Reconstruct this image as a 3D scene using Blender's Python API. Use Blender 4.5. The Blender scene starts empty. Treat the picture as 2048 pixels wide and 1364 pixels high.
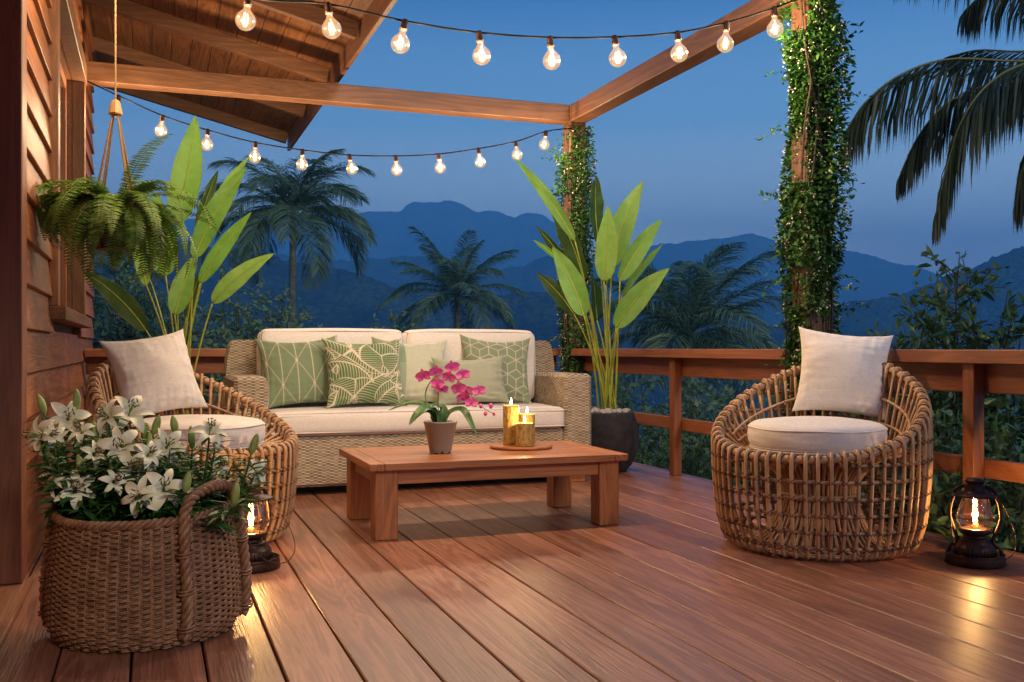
import bpy, math, random
import numpy as np
from mathutils import Vector, Matrix, noise as mnoise
S = bpy.context.scene
COL = S.collection
PI = math.pi
random.seed(7)
rng = np.random.default_rng(7)

# ------------------------------------------------------------------ camera
CH = 0.95                         # eye height above the deck
YAW = math.radians(20.08)         # view turned clockwise from the wall's direction
FPX = 1980.0                      # focal length in photo pixels (2048 wide)
cam_d = bpy.data.cameras.new("camera")
cam = bpy.data.objects.new("camera", cam_d)
COL.objects.link(cam)
cam.location = (0, 0, CH)
cam.rotation_euler = (PI/2, 0, -YAW)
cam_d.sensor_width = 36.0
cam_d.lens = FPX/2048*36
cam_d.shift_y = 13/2048
cam_d.clip_start = 0.05
cam_d.clip_end = 20000
S.camera = cam

# ------------------------------------------------------------------ world, fill light, exposure
S.view_settings.view_transform = 'Standard'
S.view_settings.look = 'None'
S.view_settings.exposure = 0.0
S.view_settings.gamma = 1.0
W = bpy.data.worlds.new("World"); S.world = W; W.use_nodes = True
nt = W.node_tree; nt.nodes.clear()
wo = nt.nodes.new('ShaderNodeOutputWorld'); bg = nt.nodes.new('ShaderNodeBackground')
tc = nt.nodes.new('ShaderNodeTexCoord'); sx = nt.nodes.new('ShaderNodeSeparateXYZ')
nt.links.new(tc.outputs['Generated'], sx.inputs[0])
rmp = nt.nodes.new('ShaderNodeValToRGB')
SKY = [(0.0, (.02, .04, .07)), (.47, (.10, .16, .22)), (.50, (1.20, 1.15, 1.0)), (.56, (.600, .740, .740)),
       (.61, (.150, .300, .440)), (.67, (.022, .086, .215)), (1.0, (.012, .045, .160))]
while len(rmp.color_ramp.elements) < len(SKY): rmp.color_ramp.elements.new(.5)
for e, (p, c) in zip(rmp.color_ramp.elements, SKY):
    e.position = p; e.color = (*c, 1)
ma = nt.nodes.new('ShaderNodeMath'); ma.operation = 'MULTIPLY_ADD'
ma.inputs[1].default_value = .5; ma.inputs[2].default_value = .5
nt.links.new(sx.outputs[2], ma.inputs[0]); nt.links.new(ma.outputs[0], rmp.inputs[0])
# the sky is lighter towards the right, where the sun went down
dt = nt.nodes.new('ShaderNodeVectorMath'); dt.operation = 'DOT_PRODUCT'
dt.inputs[1].default_value = (.92, .38, 0)
nt.links.new(tc.outputs['Generated'], dt.inputs[0])
mr = nt.nodes.new('ShaderNodeMapRange'); mr.inputs[1].default_value = -.3; mr.inputs[2].default_value = 1.0
mr.inputs[3].default_value = .72; mr.inputs[4].default_value = 1.12
nt.links.new(dt.outputs['Value'], mr.inputs[0])
mm = nt.nodes.new('ShaderNodeMix'); mm.data_type = 'RGBA'; mm.blend_type = 'MULTIPLY'; mm.inputs[0].default_value = 1
cb = nt.nodes.new('ShaderNodeCombineXYZ')
for k in range(3): nt.links.new(mr.outputs[0], cb.inputs[k])
nt.links.new(rmp.outputs[0], mm.inputs[6]); nt.links.new(cb.outputs[0], mm.inputs[7])
nt.links.new(mm.outputs[2], bg.inputs[0]); nt.links.new(bg.outputs[0], wo.inputs[0])
bg.inputs[1].default_value = 3.0
fill_sun_d = bpy.data.lights.new("sun", 'SUN'); sun = bpy.data.objects.new("sun", fill_sun_d); COL.objects.link(sun)
fill_sun_d.energy = 2.7; fill_sun_d.angle = math.radians(12); fill_sun_d.color = (1.0, .83, .67)
# warm fill light added behind the viewer to brighten the foreground
sd = Vector((-.20, .85, -.42)).normalized()
sun.rotation_euler = sd.to_track_quat('-Z', 'Y').to_euler()
BULB_W, FAR_W, LANTERN_W, CANDLE_W = 30.0, 25.0, 14.0, 4.0
WARM = (1.0, .78, .55)
cy = S.cycles
cy.use_denoising = True
try: cy.denoiser = 'OPENIMAGEDENOISE'
except Exception: pass
cy.max_bounces = 8; cy.diffuse_bounces = 3; cy.glossy_bounces = 3; cy.transmission_bounces = 4
cy.transparent_max_bounces = 10; cy.volume_bounces = 1
cy.sample_clamp_indirect = 4.0
cy.caustics_reflective = False; cy.caustics_refractive = False

# ------------------------------------------------------------------ helpers
cs, sn = math.cos(YAW), math.sin(YAW)
FW = np.array([sn, cs, 0.]); RT = np.array([cs, -sn, 0.]); UP = np.array([0, 0, 1.])
def at(u, v, d):                      # photo pixel and depth -> point
    return np.array([0, 0, CH]) + d*(FW + RT*(u-1024)/FPX + UP*(695-v)/FPX)
def aty(u, v, Y):                     # photo pixel on the plane y = Y
    d = Y/(cs - sn*(u-1024)/FPX)
    return at(u, v, d)

class MB:
    def __init__(s): s.v = []; s.q = []; s.t = []; s.n = 0; s.uv = []; s.col = []
    def add(s, v, q=None, t=None, uv=None, col=None):
        v = np.asarray(v, float).reshape(-1, 3)
        if q is not None and len(q): s.q.append(np.asarray(q, int).reshape(-1, 4) + s.n)
        if t is not None and len(t): s.t.append(np.asarray(t, int).reshape(-1, 3) + s.n)
        s.v.append(v); s.n += len(v)
        s.uv.append(np.zeros((len(v), 2)) if uv is None else np.asarray(uv, float))
        s.col.append(np.ones((len(v), 3)) if col is None else np.broadcast_to(np.asarray(col, float), (len(v), 3)))
        return s
    def box(s, lo, hi, b=.003, M=None):
        lo = np.array(lo, float); hi = np.array(hi, float); b = min(b, .45*float(np.min(hi-lo)))
        c = (lo+hi)/2; h = (hi-lo)/2
        V = []; idx = {}
        for sx_ in (-1, 1):
            for sy in (-1, 1):
                for sz in (-1, 1):
                    sg = np.array([sx_, sy, sz])
                    for a in range(3):
                        p = h - b; p[a] = h[a]
                        idx[(sx_, sy, sz, a)] = len(V); V.append(c + sg*p)
        Q = []; T = []
        V = np.array(V)
        def addq(l):
            p = V[l]; nrm = np.cross(p[1]-p[0], p[2]-p[1]); ctr = p.mean(0) - c
            if np.dot(nrm, ctr) < 0: l = l[::-1]
            (Q if len(l) == 4 else T).append(l)
        for a in range(3):
            o = [i for i in range(3) if i != a]
            for sg in (-1, 1):
                l = []
                for s1, s2 in ((-1, -1), (1, -1), (1, 1), (-1, 1)):
                    k = [0, 0, 0]; k[a] = sg; k[o[0]] = s1; k[o[1]] = s2
                    l.append(idx[(*k, a)])
                addq(l)
            for s1 in (-1, 1):
                for s2 in (-1, 1):
                    l = []
                    k = [0, 0, 0]; k[o[0]] = s1; k[o[1]] = s2
                    k[a] = -1; l += [idx[(*k, o[0])], idx[(*k, o[1])]]
                    k[a] = 1; l += [idx[(*k, o[1])], idx[(*k, o[0])]]
                    addq(l)
        for sx_ in (-1, 1):
            for sy in (-1, 1):
                for sz in (-1, 1): addq([idx[(sx_, sy, sz, a)] for a in range(3)])
        if M is not None: V = (np.array(M)[:3, :3] @ V.T).T + np.array(M)[:3, 3]
        return s.add(V, Q, T)
    def tube(s, P, r, n=6, closed=False, caps=True, col=None):
        P = np.asarray(P, float); m = len(P)
        r = np.broadcast_to(np.asarray(r, float), (m,))
        if closed: Tn = np.roll(P, -1, 0) - np.roll(P, 1, 0)
        else:
            Tn = np.empty_like(P); Tn[1:-1] = P[2:]-P[:-2]; Tn[0] = P[1]-P[0]; Tn[-1] = P[-1]-P[-2]
        Tn /= np.linalg.norm(Tn, axis=1)[:, None] + 1e-12
        a = np.array([0, 0, 1.]) if abs(Tn[0][2]) < .9 else np.array([1., 0, 0])
        N = np.empty_like(P); N[0] = a - Tn[0]*np.dot(a, Tn[0]); N[0] /= np.linalg.norm(N[0])
        for i in range(1, m):
            x = N[i-1] - Tn[i]*np.dot(N[i-1], Tn[i]); N[i] = x/(np.linalg.norm(x)+1e-12)
        B = np.cross(Tn, N)
        th = np.arange(n)*2*PI/n
        V = P[:, None] + r[:, None, None]*(np.cos(th)[None, :, None]*N[:, None] + np.sin(th)[None, :, None]*B[:, None])
        i = np.arange(m if closed else m-1)[:, None]; j = np.arange(n)[None]
        i2 = (i+1) % m; j2 = (j+1) % n
        Q = np.stack([i*n+j, i*n+j2, i2*n+j2, i2*n+j], -1).reshape(-1, 4)
        V = V.reshape(-1, 3); T = []
        if caps and not closed:
            V = np.vstack([V, P[0], P[-1]]); k = m*n
            for j in range(n):
                T.append([k, (j+1) % n, j]); T.append([k+1, (m-1)*n+j, (m-1)*n+(j+1) % n])
        return s.add(V, Q, T, col=col)
    def lathe(s, prof, n=32, c=(0, 0, 0), sx_=1, sy=1, wob=0):
        prof = np.asarray(prof, float); m = len(prof); th = np.arange(n)*2*PI/n
        V = np.empty((m, n, 3)); V[..., 0] = prof[:, 0, None]*np.cos(th)*sx_; V[..., 1] = prof[:, 0, None]*np.sin(th)*sy
        V[..., 2] = prof[:, 1, None]; V += np.array(c)
        i = np.arange(m-1)[:, None]; j = np.arange(n)[None]; j2 = (j+1) % n
        Q = np.stack([i*n+j, i*n+j2, (i+1)*n+j2, (i+1)*n+j], -1).reshape(-1, 4)
        return s.add(V.reshape(-1, 3), Q)
    def grid(s, V, uv=None, col=None):
        a, b = V.shape[:2]; i = np.arange(a-1)[:, None]; j = np.arange(b-1)[None]
        Q = np.stack([i*b+j, i*b+j+1, (i+1)*b+j+1, (i+1)*b+j], -1).reshape(-1, 4)
        return s.add(V.reshape(-1, 3), Q, uv=uv, col=col)
    def mesh(s, name, off=None):
        V = np.vstack(s.v)
        if off is not None: V = V - np.array(off)
        q = np.vstack(s.q) if s.q else np.zeros((0, 4), int); t = np.vstack(s.t) if s.t else np.zeros((0, 3), int)
        me = bpy.data.meshes.new(name)
        me.vertices.add(len(V)); me.vertices.foreach_set('co', V.ravel())
        loops = np.concatenate([q.ravel(), t.ravel()]); me.loops.add(len(loops)); me.loops.foreach_set('vertex_index', loops)
        tot = np.concatenate([np.full(len(q), 4), np.full(len(t), 3)]); st = np.concatenate([[0], np.cumsum(tot)[:-1]])
        me.polygons.add(len(tot)); me.polygons.foreach_set('loop_start', st); me.polygons.foreach_set('loop_total', tot)
        me.update(calc_edges=True); me.validate()
        uv = np.vstack(s.uv)
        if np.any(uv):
            l = me.uv_layers.new(name='UVMap'); l.data.foreach_set('uv', uv[loops].ravel())
        col = np.vstack(s.col)
        if np.any(col != 1):
            ca = me.color_attributes.new('Col', 'FLOAT_COLOR', 'POINT')
            ca.data.foreach_set('color', np.hstack([col, np.ones((len(col), 1))]).ravel())
        return me

def obj(name, mb, mat, parent=None, smooth=False, world=True, **tags):
    """link mb as ONE mesh object; with world=True its coordinates are world ones and the parent's place is subtracted"""
    off = None
    if parent is not None and world: off = world_loc(parent)
    me = mb.mesh(name, off) if isinstance(mb, MB) else mb
    if isinstance(mb, MB):
        me.materials.append(mat)
        me.polygons.foreach_set('use_smooth', np.full(len(me.polygons), smooth))
        if smooth == 'auto' or smooth is True:
            pass
    o = bpy.data.objects.new(name, me); COL.objects.link(o); o.parent = parent
    for k, v in tags.items(): o[k] = v
    return o
def world_loc(o):
    p = np.array(o.location)
    while o.parent: o = o.parent; p = p + np.array(o.location)
    return p
def thing(name, loc, label, category, group=None, rz=0):
    o = bpy.data.objects.new(name, None); COL.objects.link(o); o.location = loc; o.rotation_euler = (0, 0, rz)
    o.empty_display_size = .1
    o['label'] = label; o['category'] = category
    if group: o['group'] = group
    return o
def copy_tree(o, parent=None):
    c = o.copy(); COL.objects.link(c); c.parent = parent
    for ch in [x for x in o.children]: copy_tree(ch, c)
    return c
def lamp(parent, loc, power, r=.012, color=WARM):
    l = bpy.data.lights.new('light', 'POINT'); l.energy = power; l.color = color; l.shadow_soft_size = r
    o = bpy.data.objects.new('light', l); COL.objects.link(o); o.parent = parent; o.location = loc
    return o
def bez(p0, p1, p2, n):
    t = np.linspace(0, 1, n)[:, None]
    p0, p1, p2 = map(lambda p: np.asarray(p, float), (p0, p1, p2))
    return (1-t)**2*p0 + 2*t*(1-t)*p1 + t*t*p2
def spline(P, n):                    # Catmull-Rom through points
    P = np.asarray(P, float); P = np.vstack([2*P[0]-P[1], P, 2*P[-1]-P[-2]])
    m = len(P)-3; out = []
    for k in np.linspace(0, m, n):
        i = min(int(k), m-1); t = k-i; a, b, c, d = P[i:i+4]
        out.append(.5*((2*b)+(-a+c)*t+(2*a-5*b+4*c-d)*t*t+(-a+3*b-3*c+d)*t**3))
    return np.array(out)
def unit(v): v = np.asarray(v, float); return v/(np.linalg.norm(v)+1e-12)

# ------------------------------------------------------------------ materials
class NT:
    def __init__(s, name):
        s.m = bpy.data.materials.new(name); s.m.use_nodes = True; s.t = s.m.node_tree; s.t.nodes.clear()
        s.out = s.t.nodes.new('ShaderNodeOutputMaterial')
    def n(s, typ, _in=None, **kw):
        nd = s.t.nodes.new('ShaderNode'+typ)
        for k, v in kw.items(): setattr(nd, k, v)
        for k, v in (_in or {}).items(): s.set(nd.inputs[k], v)
        return nd
    def set(s, sock, v):
        if hasattr(v, 'is_output') or isinstance(v, bpy.types.NodeSocket): s.t.links.new(v, sock)
        else:
            if isinstance(v, (tuple, list)) and len(v) == 3 and sock.type == 'RGBA': v = (*v, 1)
            sock.default_value = v
    def math(s, op, a, b=0.0, c=0.0, clamp=False):
        nd = s.n('Math', operation=op, use_clamp=clamp); s.set(nd.inputs[0], a); s.set(nd.inputs[1], b); s.set(nd.inputs[2], c)
        return nd.outputs[0]
    def mix(s, f, a, b, blend='MIX'):
        nd = s.n('Mix', data_type='RGBA', blend_type=blend); s.set(nd.inputs[0], f); s.set(nd.inputs[6], a); s.set(nd.inputs[7], b)
        return nd.outputs[2]
    def ramp(s, f, stops):
        nd = s.n('ValToRGB'); e = nd.color_ramp.elements
        while len(e) < len(stops): e.new(.5)
        for el, (p, c) in zip(e, stops): el.position = p; el.color = (*c, 1) if len(c) == 3 else c
        s.set(nd.inputs[0], f); return nd.outputs[0]
    def noise(s, vec, scale, detail=3, rough=.5, dist=0):
        nd = s.n('TexNoise', {'Scale': scale, 'Detail': detail, 'Roughness': rough, 'Distortion': dist})
        if vec is not None: s.set(nd.inputs['Vector'], vec)
        return nd.outputs[0]
    def mapv(s, vec, scale=(1, 1, 1), loc=(0, 0, 0)):
        nd = s.n('Mapping'); s.set(nd.inputs[0], vec); nd.inputs['Scale'].default_value = scale; nd.inputs['Location'].default_value = loc
        return nd.outputs[0]
    def objc(s): return s.n('TexCoord').outputs['Object']
    def bump(s, h, strength=.3, dist=.01):
        nd = s.n('Bump', {'Strength': strength, 'Distance': dist, 'Height': h}); return nd.outputs[0]
    def surf(s, **kw):
        p = s.n('BsdfPrincipled')
        for k, v in kw.items(): s.set(p.inputs[k.replace('_', ' ')], v)
        s.t.links.new(p.outputs[0], s.out.inputs[0]); return p

def wood(name, dark, mid, lite, axis, rough=.42, bump=.25, plank=None, spec=.5, big=1.0):
    """axis 0/1/2 = direction of the grain; plank = (axis, pitch, offset) gives every board its own cut and tone"""
    k = NT(name); v = k.objc()
    val = None
    if plank:
        ax, pitch, off = plank
        sp = k.n('SeparateXYZ'); k.set(sp.inputs[0], v)
        fl = k.math('FLOOR', k.math('DIVIDE', k.math('SUBTRACT', sp.outputs[ax], off), pitch))
        wn = k.n('TexWhiteNoise', noise_dimensions='1D'); k.set(wn.inputs['W'], fl); val = wn.outputs[0]
        cb_ = k.n('CombineXYZ'); k.set(cb_.inputs[axis], k.math('MULTIPLY', val, 37.0)); k.set(cb_.inputs[2 if axis != 2 else 0], k.math('MULTIPLY', val, 13.0))
        va = k.n('VectorMath', operation='ADD'); k.set(va.inputs[0], v); k.set(va.inputs[1], cb_.outputs[0]); v = va.outputs[0]
    s1 = [7.0*big]*3; s1[axis] = .55*big
    s2 = [130.0]*3; s2[axis] = 3.0
    s3 = [1.6, 1.6, 1.6]; s3[axis] = .5
    a = k.noise(k.mapv(v, tuple(s1)), 1.0, 5, .6, 1.2)
    ring = k.math('SINE', k.math('MULTIPLY', a, 42.0))
    ring = k.math('MULTIPLY_ADD', ring, .5, .5)
    f = k.noise(k.mapv(v, tuple(s2)), 1.0, 3, .6)
    b = k.noise(k.mapv(v, tuple(s3)), 1.0, 3, .5, .4)
    t = k.math('MULTIPLY_ADD', ring, .17, k.math('MULTIPLY_ADD', f, .42, k.math('MULTIPLY', b, .55)))
    t = k.math('SUBTRACT', t, .08)
    c = k.ramp(t, [(.25, dark), (.5, mid), (.78, lite)])
    if val is not None:
        g = k.math('MULTIPLY_ADD', val, .42, .80)
        cc = k.n('CombineXYZ')
        for i in range(3): k.set(cc.inputs[i], g)
        c = k.mix(1.0, c, cc.outputs[0], 'MULTIPLY')
    bm_ = k.bump(k.math('MULTIPLY_ADD', ring, .25, f), bump, .0025)
    k.surf(Base_Color=c, Roughness=k.math('MULTIPLY_ADD', f, .22, rough-.11), Normal=bm_, Specular_IOR_Level=spec)
    return k.m
def plain(name, c, rough=.6, metal=0, noise=.0, nscale=8, bump=0, bscale=60, **kw):
    k = NT(name); v = k.objc(); col = c
    if noise:
        f = k.noise(v, nscale, 4, .6)
        col = k.ramp(f, [(.3, tuple(x*(1-noise) for x in c)), (.7, tuple(min(1, x*(1+noise)) for x in c))])
    d = dict(Base_Color=col, Roughness=rough, Metallic=metal)
    if bump: d['Normal'] = k.bump(k.noise(v, bscale, 4, .6), bump, .005)
    d.update(kw); k.surf(**d); return k.m
def emit(name, c, s):
    k = NT(name); e = k.n('Emission', {'Color': (*c, 1), 'Strength': s}); k.t.links.new(e.outputs[0], k.out.inputs[0]); return k.m
def leafmat(name, dark, lite, scale=3, rough=.45, trans=.25, veins=False, spec=.4):
    k = NT(name); v = k.objc()
    f = k.noise(v, scale, 3, .5)
    g = k.noise(v, scale*11, 2, .5)
    c = k.ramp(k.math('MULTIPLY_ADD', g, .35, k.math('MULTIPLY', f, .65)), [(.32, dark), (.66, lite)])
    nrm = None
    if veins:
        oi = k.n('ObjectInfo').outputs['Random']; g2 = k.math('MULTIPLY_ADD', oi, .5, .72); cr_ = k.n('CombineXYZ')
        k.set(cr_.inputs[0], g2); k.set(cr_.inputs[1], k.math('MULTIPLY_ADD', oi, .28, .84)); k.set(cr_.inputs[2], g2); c = k.mix(1.0, c, cr_.outputs[0], 'MULTIPLY')
        uv = k.n('TexCoord').outputs['UV']; sp = k.n('SeparateXYZ'); k.set(sp.inputs[0], uv)
        a = k.math('ABSOLUTE', k.math('SUBTRACT', sp.outputs[0], .5))
        ph = k.math('MULTIPLY', k.math('SUBTRACT', sp.outputs[1], k.math('MULTIPLY', a, .35)), 260.0)
        w = k.math('MULTIPLY_ADD', k.math('SINE', ph), .5, .5)
        c = k.mix(k.math('MULTIPLY', w, .28), c, tuple(x*.6 for x in dark))
        nrm = k.bump(w, .35, .003)
        ed = k.math('MULTIPLY', k.math('SUBTRACT', a, .472, clamp=True), 40.0, clamp=True)
        blot = k.math('MULTIPLY', k.math('SUBTRACT', k.noise(v, 28, 3, .6), .60, clamp=True), 5.0, clamp=True)
        c = k.mix(k.math('MULTIPLY', k.math('MAXIMUM', ed, k.math('MULTIPLY', blot, .35)), .75), c, (.30, .22, .06))
    p = k.n('BsdfPrincipled', {'Base Color': c, 'Roughness': rough, 'Specular IOR Level': spec})
    if nrm is not None: k.set(p.inputs['Normal'], nrm)
    tr = k.n('BsdfTranslucent', {'Color': c}); mx = k.n('MixShader', {0: trans})
    k.t.links.new(p.outputs[0], mx.inputs[1]); k.t.links.new(tr.outputs[0], mx.inputs[2]); k.t.links.new(mx.outputs[0], k.out.inputs[0])
    return k.m
def linen(name, c, amt=.10, vcol=False, bump=.35):
    k = NT(name); v = k.objc()
    a = k.noise(k.mapv(v, (380, 380, 28)), 1, 2, .6); b = k.noise(k.mapv(v, (30, 30, 380)), 1, 2, .6)
    m = k.noise(v, 3, 3, .5)
    t = k.math('MULTIPLY_ADD', a, .5, k.math('MULTIPLY', b, .5))
    base = k.n('VertexColor', layer_name='Col').outputs[0] if vcol else (*c, 1)
    g = k.math('MULTIPLY_ADD', k.math('SUBTRACT', t, .5), amt*9, k.math('MULTIPLY_ADD', m, .10, .94))
    cc = k.n('CombineXYZ')
    for i in range(3): k.set(cc.inputs[i], g)
    col = k.mix(1.0, base, cc.outputs[0], 'MULTIPLY')
    k.surf(Base_Color=col, Roughness=.9, Sheen_Weight=.15, Normal=k.bump(t, bump, .0015), Specular_IOR_Level=.15)
    return k.m
def wicker(name, dark, mid, lite, row=.0095, colw=.026):
    k = NT(name); uv = k.n('TexCoord').outputs['UV']
    wv = k.n('VectorMath', operation='MULTIPLY_ADD'); nz = k.n('TexNoise', {'Scale': 9.0, 'Detail': 2.0}); k.set(nz.inputs['Vector'], uv)
    k.set(wv.inputs[0], nz.outputs[1]); wv.inputs[1].default_value = (.006, .006, 0); k.set(wv.inputs[2], uv)
    sp = k.n('SeparateXYZ'); k.set(sp.inputs[0], wv.outputs[0])
    r = k.math('DIVIDE', sp.outputs[1], row); c = k.math('DIVIDE', sp.outputs[0], colw)
    ri = k.math('FLOOR', r); sgn = k.math('SUBTRACT', k.math('MULTIPLY', k.math('MODULO', k.math('ABSOLUTE', ri), 2.0), 2.0), 1.0)
    wob = k.math('MULTIPLY', k.math('SINE', k.math('MULTIPLY', c, PI)), sgn)     # over / under
    hr = k.math('POWER', k.math('ABSOLUTE', k.math('SINE', k.math('MULTIPLY', r, PI))), .6)
    h = k.math('MULTIPLY', hr, k.math('MULTIPLY_ADD', wob, .40, .60))
    wn = k.n('TexWhiteNoise', noise_dimensions='2D'); cbn = k.n('CombineXYZ'); k.set(cbn.inputs[0], k.math('FLOOR', c)); k.set(cbn.inputs[1], ri)
    k.set(wn.inputs['Vector'], cbn.outputs[0])
    big = k.noise(uv, 3.0, 3, .6)
    t = k.math('MULTIPLY_ADD', wn.outputs[0], .22, k.math('MULTIPLY_ADD', big, .35, k.math('MULTIPLY', h, .62)))
    col = k.ramp(t, [(.22, dark), (.55, mid), (.92, lite)])
    k.surf(Base_Color=col, Roughness=.6, Normal=k.bump(h, .9, .006), Specular_IOR_Level=.3)
    return k.m
def cane(name, dark, mid, lite, s=1.0):
    k = NT(name); v = k.objc()
    a = k.noise(v, 7*s, 4, .6); b = k.noise(k.mapv(v, (90*s, 90*s, 12*s)), 1, 2, .6)
    c = k.ramp(k.math('MULTIPLY_ADD', b, .45, k.math('MULTIPLY', a, .55)), [(.30, dark), (.5, mid), (.72, lite)])
    k.surf(Base_Color=c, Roughness=.45, Normal=k.bump(b, .25, .003)); return k.m

M = {}
D_, Mi, L_ = (.150, .050, .022), (.270, .096, .044), (.400, .160, .078)
DK = wood('deck_wood', (.12, .044, .024), (.27, .108, .060), (.47, .215, .13), 1, .38, .6, (0, .21, -.054), .6)
BEAM = [wood('beam_wood_%s' % a, (.08, .033, .015), (.155, .067, .030), (.25, .118, .058), i, .5, .35) for i, a in enumerate('xyz')]
RAILW = [wood('rail_wood_%s' % a, (.15, .048, .017), (.26, .086, .032), (.37, .138, .056), i, .45, .25) for i, a in enumerate('xyz')]
SIDING = wood('siding_wood', (.115, .037, .013), (.235, .084, .029), (.38, .148, .055), 1, .5, .45, (2, .19, .08), .45, .8)
ROOFW = wood('roof_board_wood', (.085, .029, .010), (.20, .078, .028), (.33, .14, .056), 1, .55, .25, (0, .17, 0), .3)
DARKW = wood('dark_door_wood', (.09, .034, .017), (.18, .066, .030), (.27, .105, .050), 2, .5, .25)
TABLEW = [wood('table_wood_%s' % a, (.18, .060, .018), (.40, .145, .045), (.56, .235, .080), i, .42, .2, None, .5, .9) for i, a in enumerate('xyz')]
RATTAN = cane('rattan_cane', (.27, .14, .062), (.48, .28, .14), (.64, .42, .24))
TIE = plain('tie_cane', (.085, .038, .016), .6, noise=.3, nscale=30)
BASKETM = cane('seagrass', (.11, .046, .019), (.27, .130, .060), (.45, .25, .13), 3)
WICKER = wicker('sofa_wicker', (.11, .075, .045), (.41, .325, .22), (.68, .58, .43))
LINEN = linen('cream_linen', (.78, .735, .68))
LINEN2 = linen('warm_linen', (.77, .72, .66))
PATT = linen('patterned_linen', (1, 1, 1), .05, vcol=True)
WHITE = plain('white_base', (.75, .72, .68), .5)
BLACKM = plain('black_cable', (.010, .009, .009), .9, Specular_IOR_Level=.05)
RUST = plain('rusty_iron', (.055, .026, .016), .42, .65, noise=.5, nscale=25, bump=.3, bscale=80)
GREYPOT = plain('grey_pot_glaze', (.27, .242, .212), .35, noise=.06)
STONEPOT = plain('dark_stone_pot', (.045, .043, .045), .75, noise=.5, nscale=14, bump=.5, bscale=40)
CLAY = plain('brown_clay', (.11, .055, .036), .7, noise=.3, nscale=14, bump=.3)
PEBBLE = plain('pebble', (.55, .53, .50), .55, noise=.35, nscale=20)
SOIL = plain('soil', (.03, .018, .012), .95, noise=.4, nscale=60, bump=1, bscale=90)
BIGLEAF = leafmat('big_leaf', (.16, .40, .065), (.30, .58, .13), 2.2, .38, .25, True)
BIGLEAF_SHADE = leafmat('big_leaf_shaded', (.030, .085, .022), (.065, .16, .038), 2.2, .38, .12, True)  # darker big_leaf copy: shade of turned-away leaves put into the green
STALK = plain('leaf_stalk', (.38, .44, .055), .45, noise=.25, nscale=8)
FERN = leafmat('fern_leaf', (.05, .14, .016), (.17, .30, .04), 7, .5, .25)
IVY = leafmat('ivy_leaf', (.018, .075, .010), (.065, .19, .030), 9, .4, .2)
BLOSSOM = plain('small_blossom', (.72, .60, .55), .6)
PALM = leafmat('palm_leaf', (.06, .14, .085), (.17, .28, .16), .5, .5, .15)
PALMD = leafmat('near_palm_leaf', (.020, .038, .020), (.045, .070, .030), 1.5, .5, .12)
RACHIS = plain('palm_rib', (.16, .17, .05), .5)
TRUNK = plain('palm_trunk', (.19, .20, .15), .8, noise=.4, nscale=5, bump=.6, bscale=12)
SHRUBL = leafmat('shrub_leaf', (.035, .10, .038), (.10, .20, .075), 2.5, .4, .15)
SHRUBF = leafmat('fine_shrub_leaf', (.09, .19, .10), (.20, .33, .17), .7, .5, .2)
TWIG = plain('twig', (.05, .032, .022), .8)
LILYW = plain('lily_petal', (.92, .88, .60), .5, noise=.05, nscale=12, Subsurface_Weight=.15, Subsurface_Radius=(.02, .015, .008))
LILYL = leafmat('lily_leaf', (.02, .085, .014), (.06, .17, .03), 14, .4, .15)
BUD = plain('lily_bud', (.30, .38, .09), .45, noise=.3, nscale=25)
ANTHER = plain('anther', (.14, .022, .012), .7)
ORCH = plain('orchid_petal', (.85, .13, .42), .45, noise=.25, nscale=60, Subsurface_Weight=.15, Subsurface_Radius=(.01, .005, .005))
ORCHLIP = plain('orchid_lip', (.42, .02, .12), .4)
ORCHLEAF = leafmat('orchid_leaf', (.045, .12, .035), (.12, .23, .075), 12, .35, .1)
ORCHSTEM = plain('orchid_stem', (.20, .32, .06), .45)
CANDLE = None
def glassmat(name, tint=(1, .93, .82), op=.10):
    k = NT(name)
    lw = k.n('LayerWeight', {'Blend': .35}); tr = k.n('BsdfTransparent', {'Color': (*tint, 1)})
    gl = k.n('BsdfGlossy', {'Color': (1, 1, 1, 1), 'Roughness': .03}); mx = k.n('MixShader')
    f = k.math('MULTIPLY_ADD', lw.outputs['Fresnel'], .75, op*.5)
    k.set(mx.inputs[0], f); k.t.links.new(tr.outputs[0], mx.inputs[1]); k.t.links.new(gl.outputs[0], mx.inputs[2])
    k.t.links.new(mx.outputs[0], k.out.inputs[0]); return k.m
GLASS = glassmat('bulb_glass')
kb = NT('lit_bulb_glass'); lwb = kb.n('LayerWeight', {'Blend': .4}); trb = kb.n('BsdfTransparent', {'Color': (1, .90, .74, 1)})
glb = kb.n('BsdfGlossy', {'Color': (1, .95, .9, 1), 'Roughness': .05}); mxb = kb.n('MixShader'); kb.set(mxb.inputs[0], kb.math('MULTIPLY_ADD', lwb.outputs['Fresnel'], .6, .04))
emb = kb.n('Emission', {'Color': (1.0, .62, .32, 1), 'Strength': .42}); adb = kb.n('AddShader')
kb.t.links.new(trb.outputs[0], mxb.inputs[1]); kb.t.links.new(glb.outputs[0], mxb.inputs[2]); kb.t.links.new(mxb.outputs[0], adb.inputs[0]); kb.t.links.new(emb.outputs[0], adb.inputs[1]); kb.t.links.new(adb.outputs[0], kb.out.inputs[0])
BULBG = kb.m
FILAMENT = emit('filament', (1.0, .62, .26), 16)
FLAME = emit('flame', (1.0, .62, .22), 45)

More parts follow.
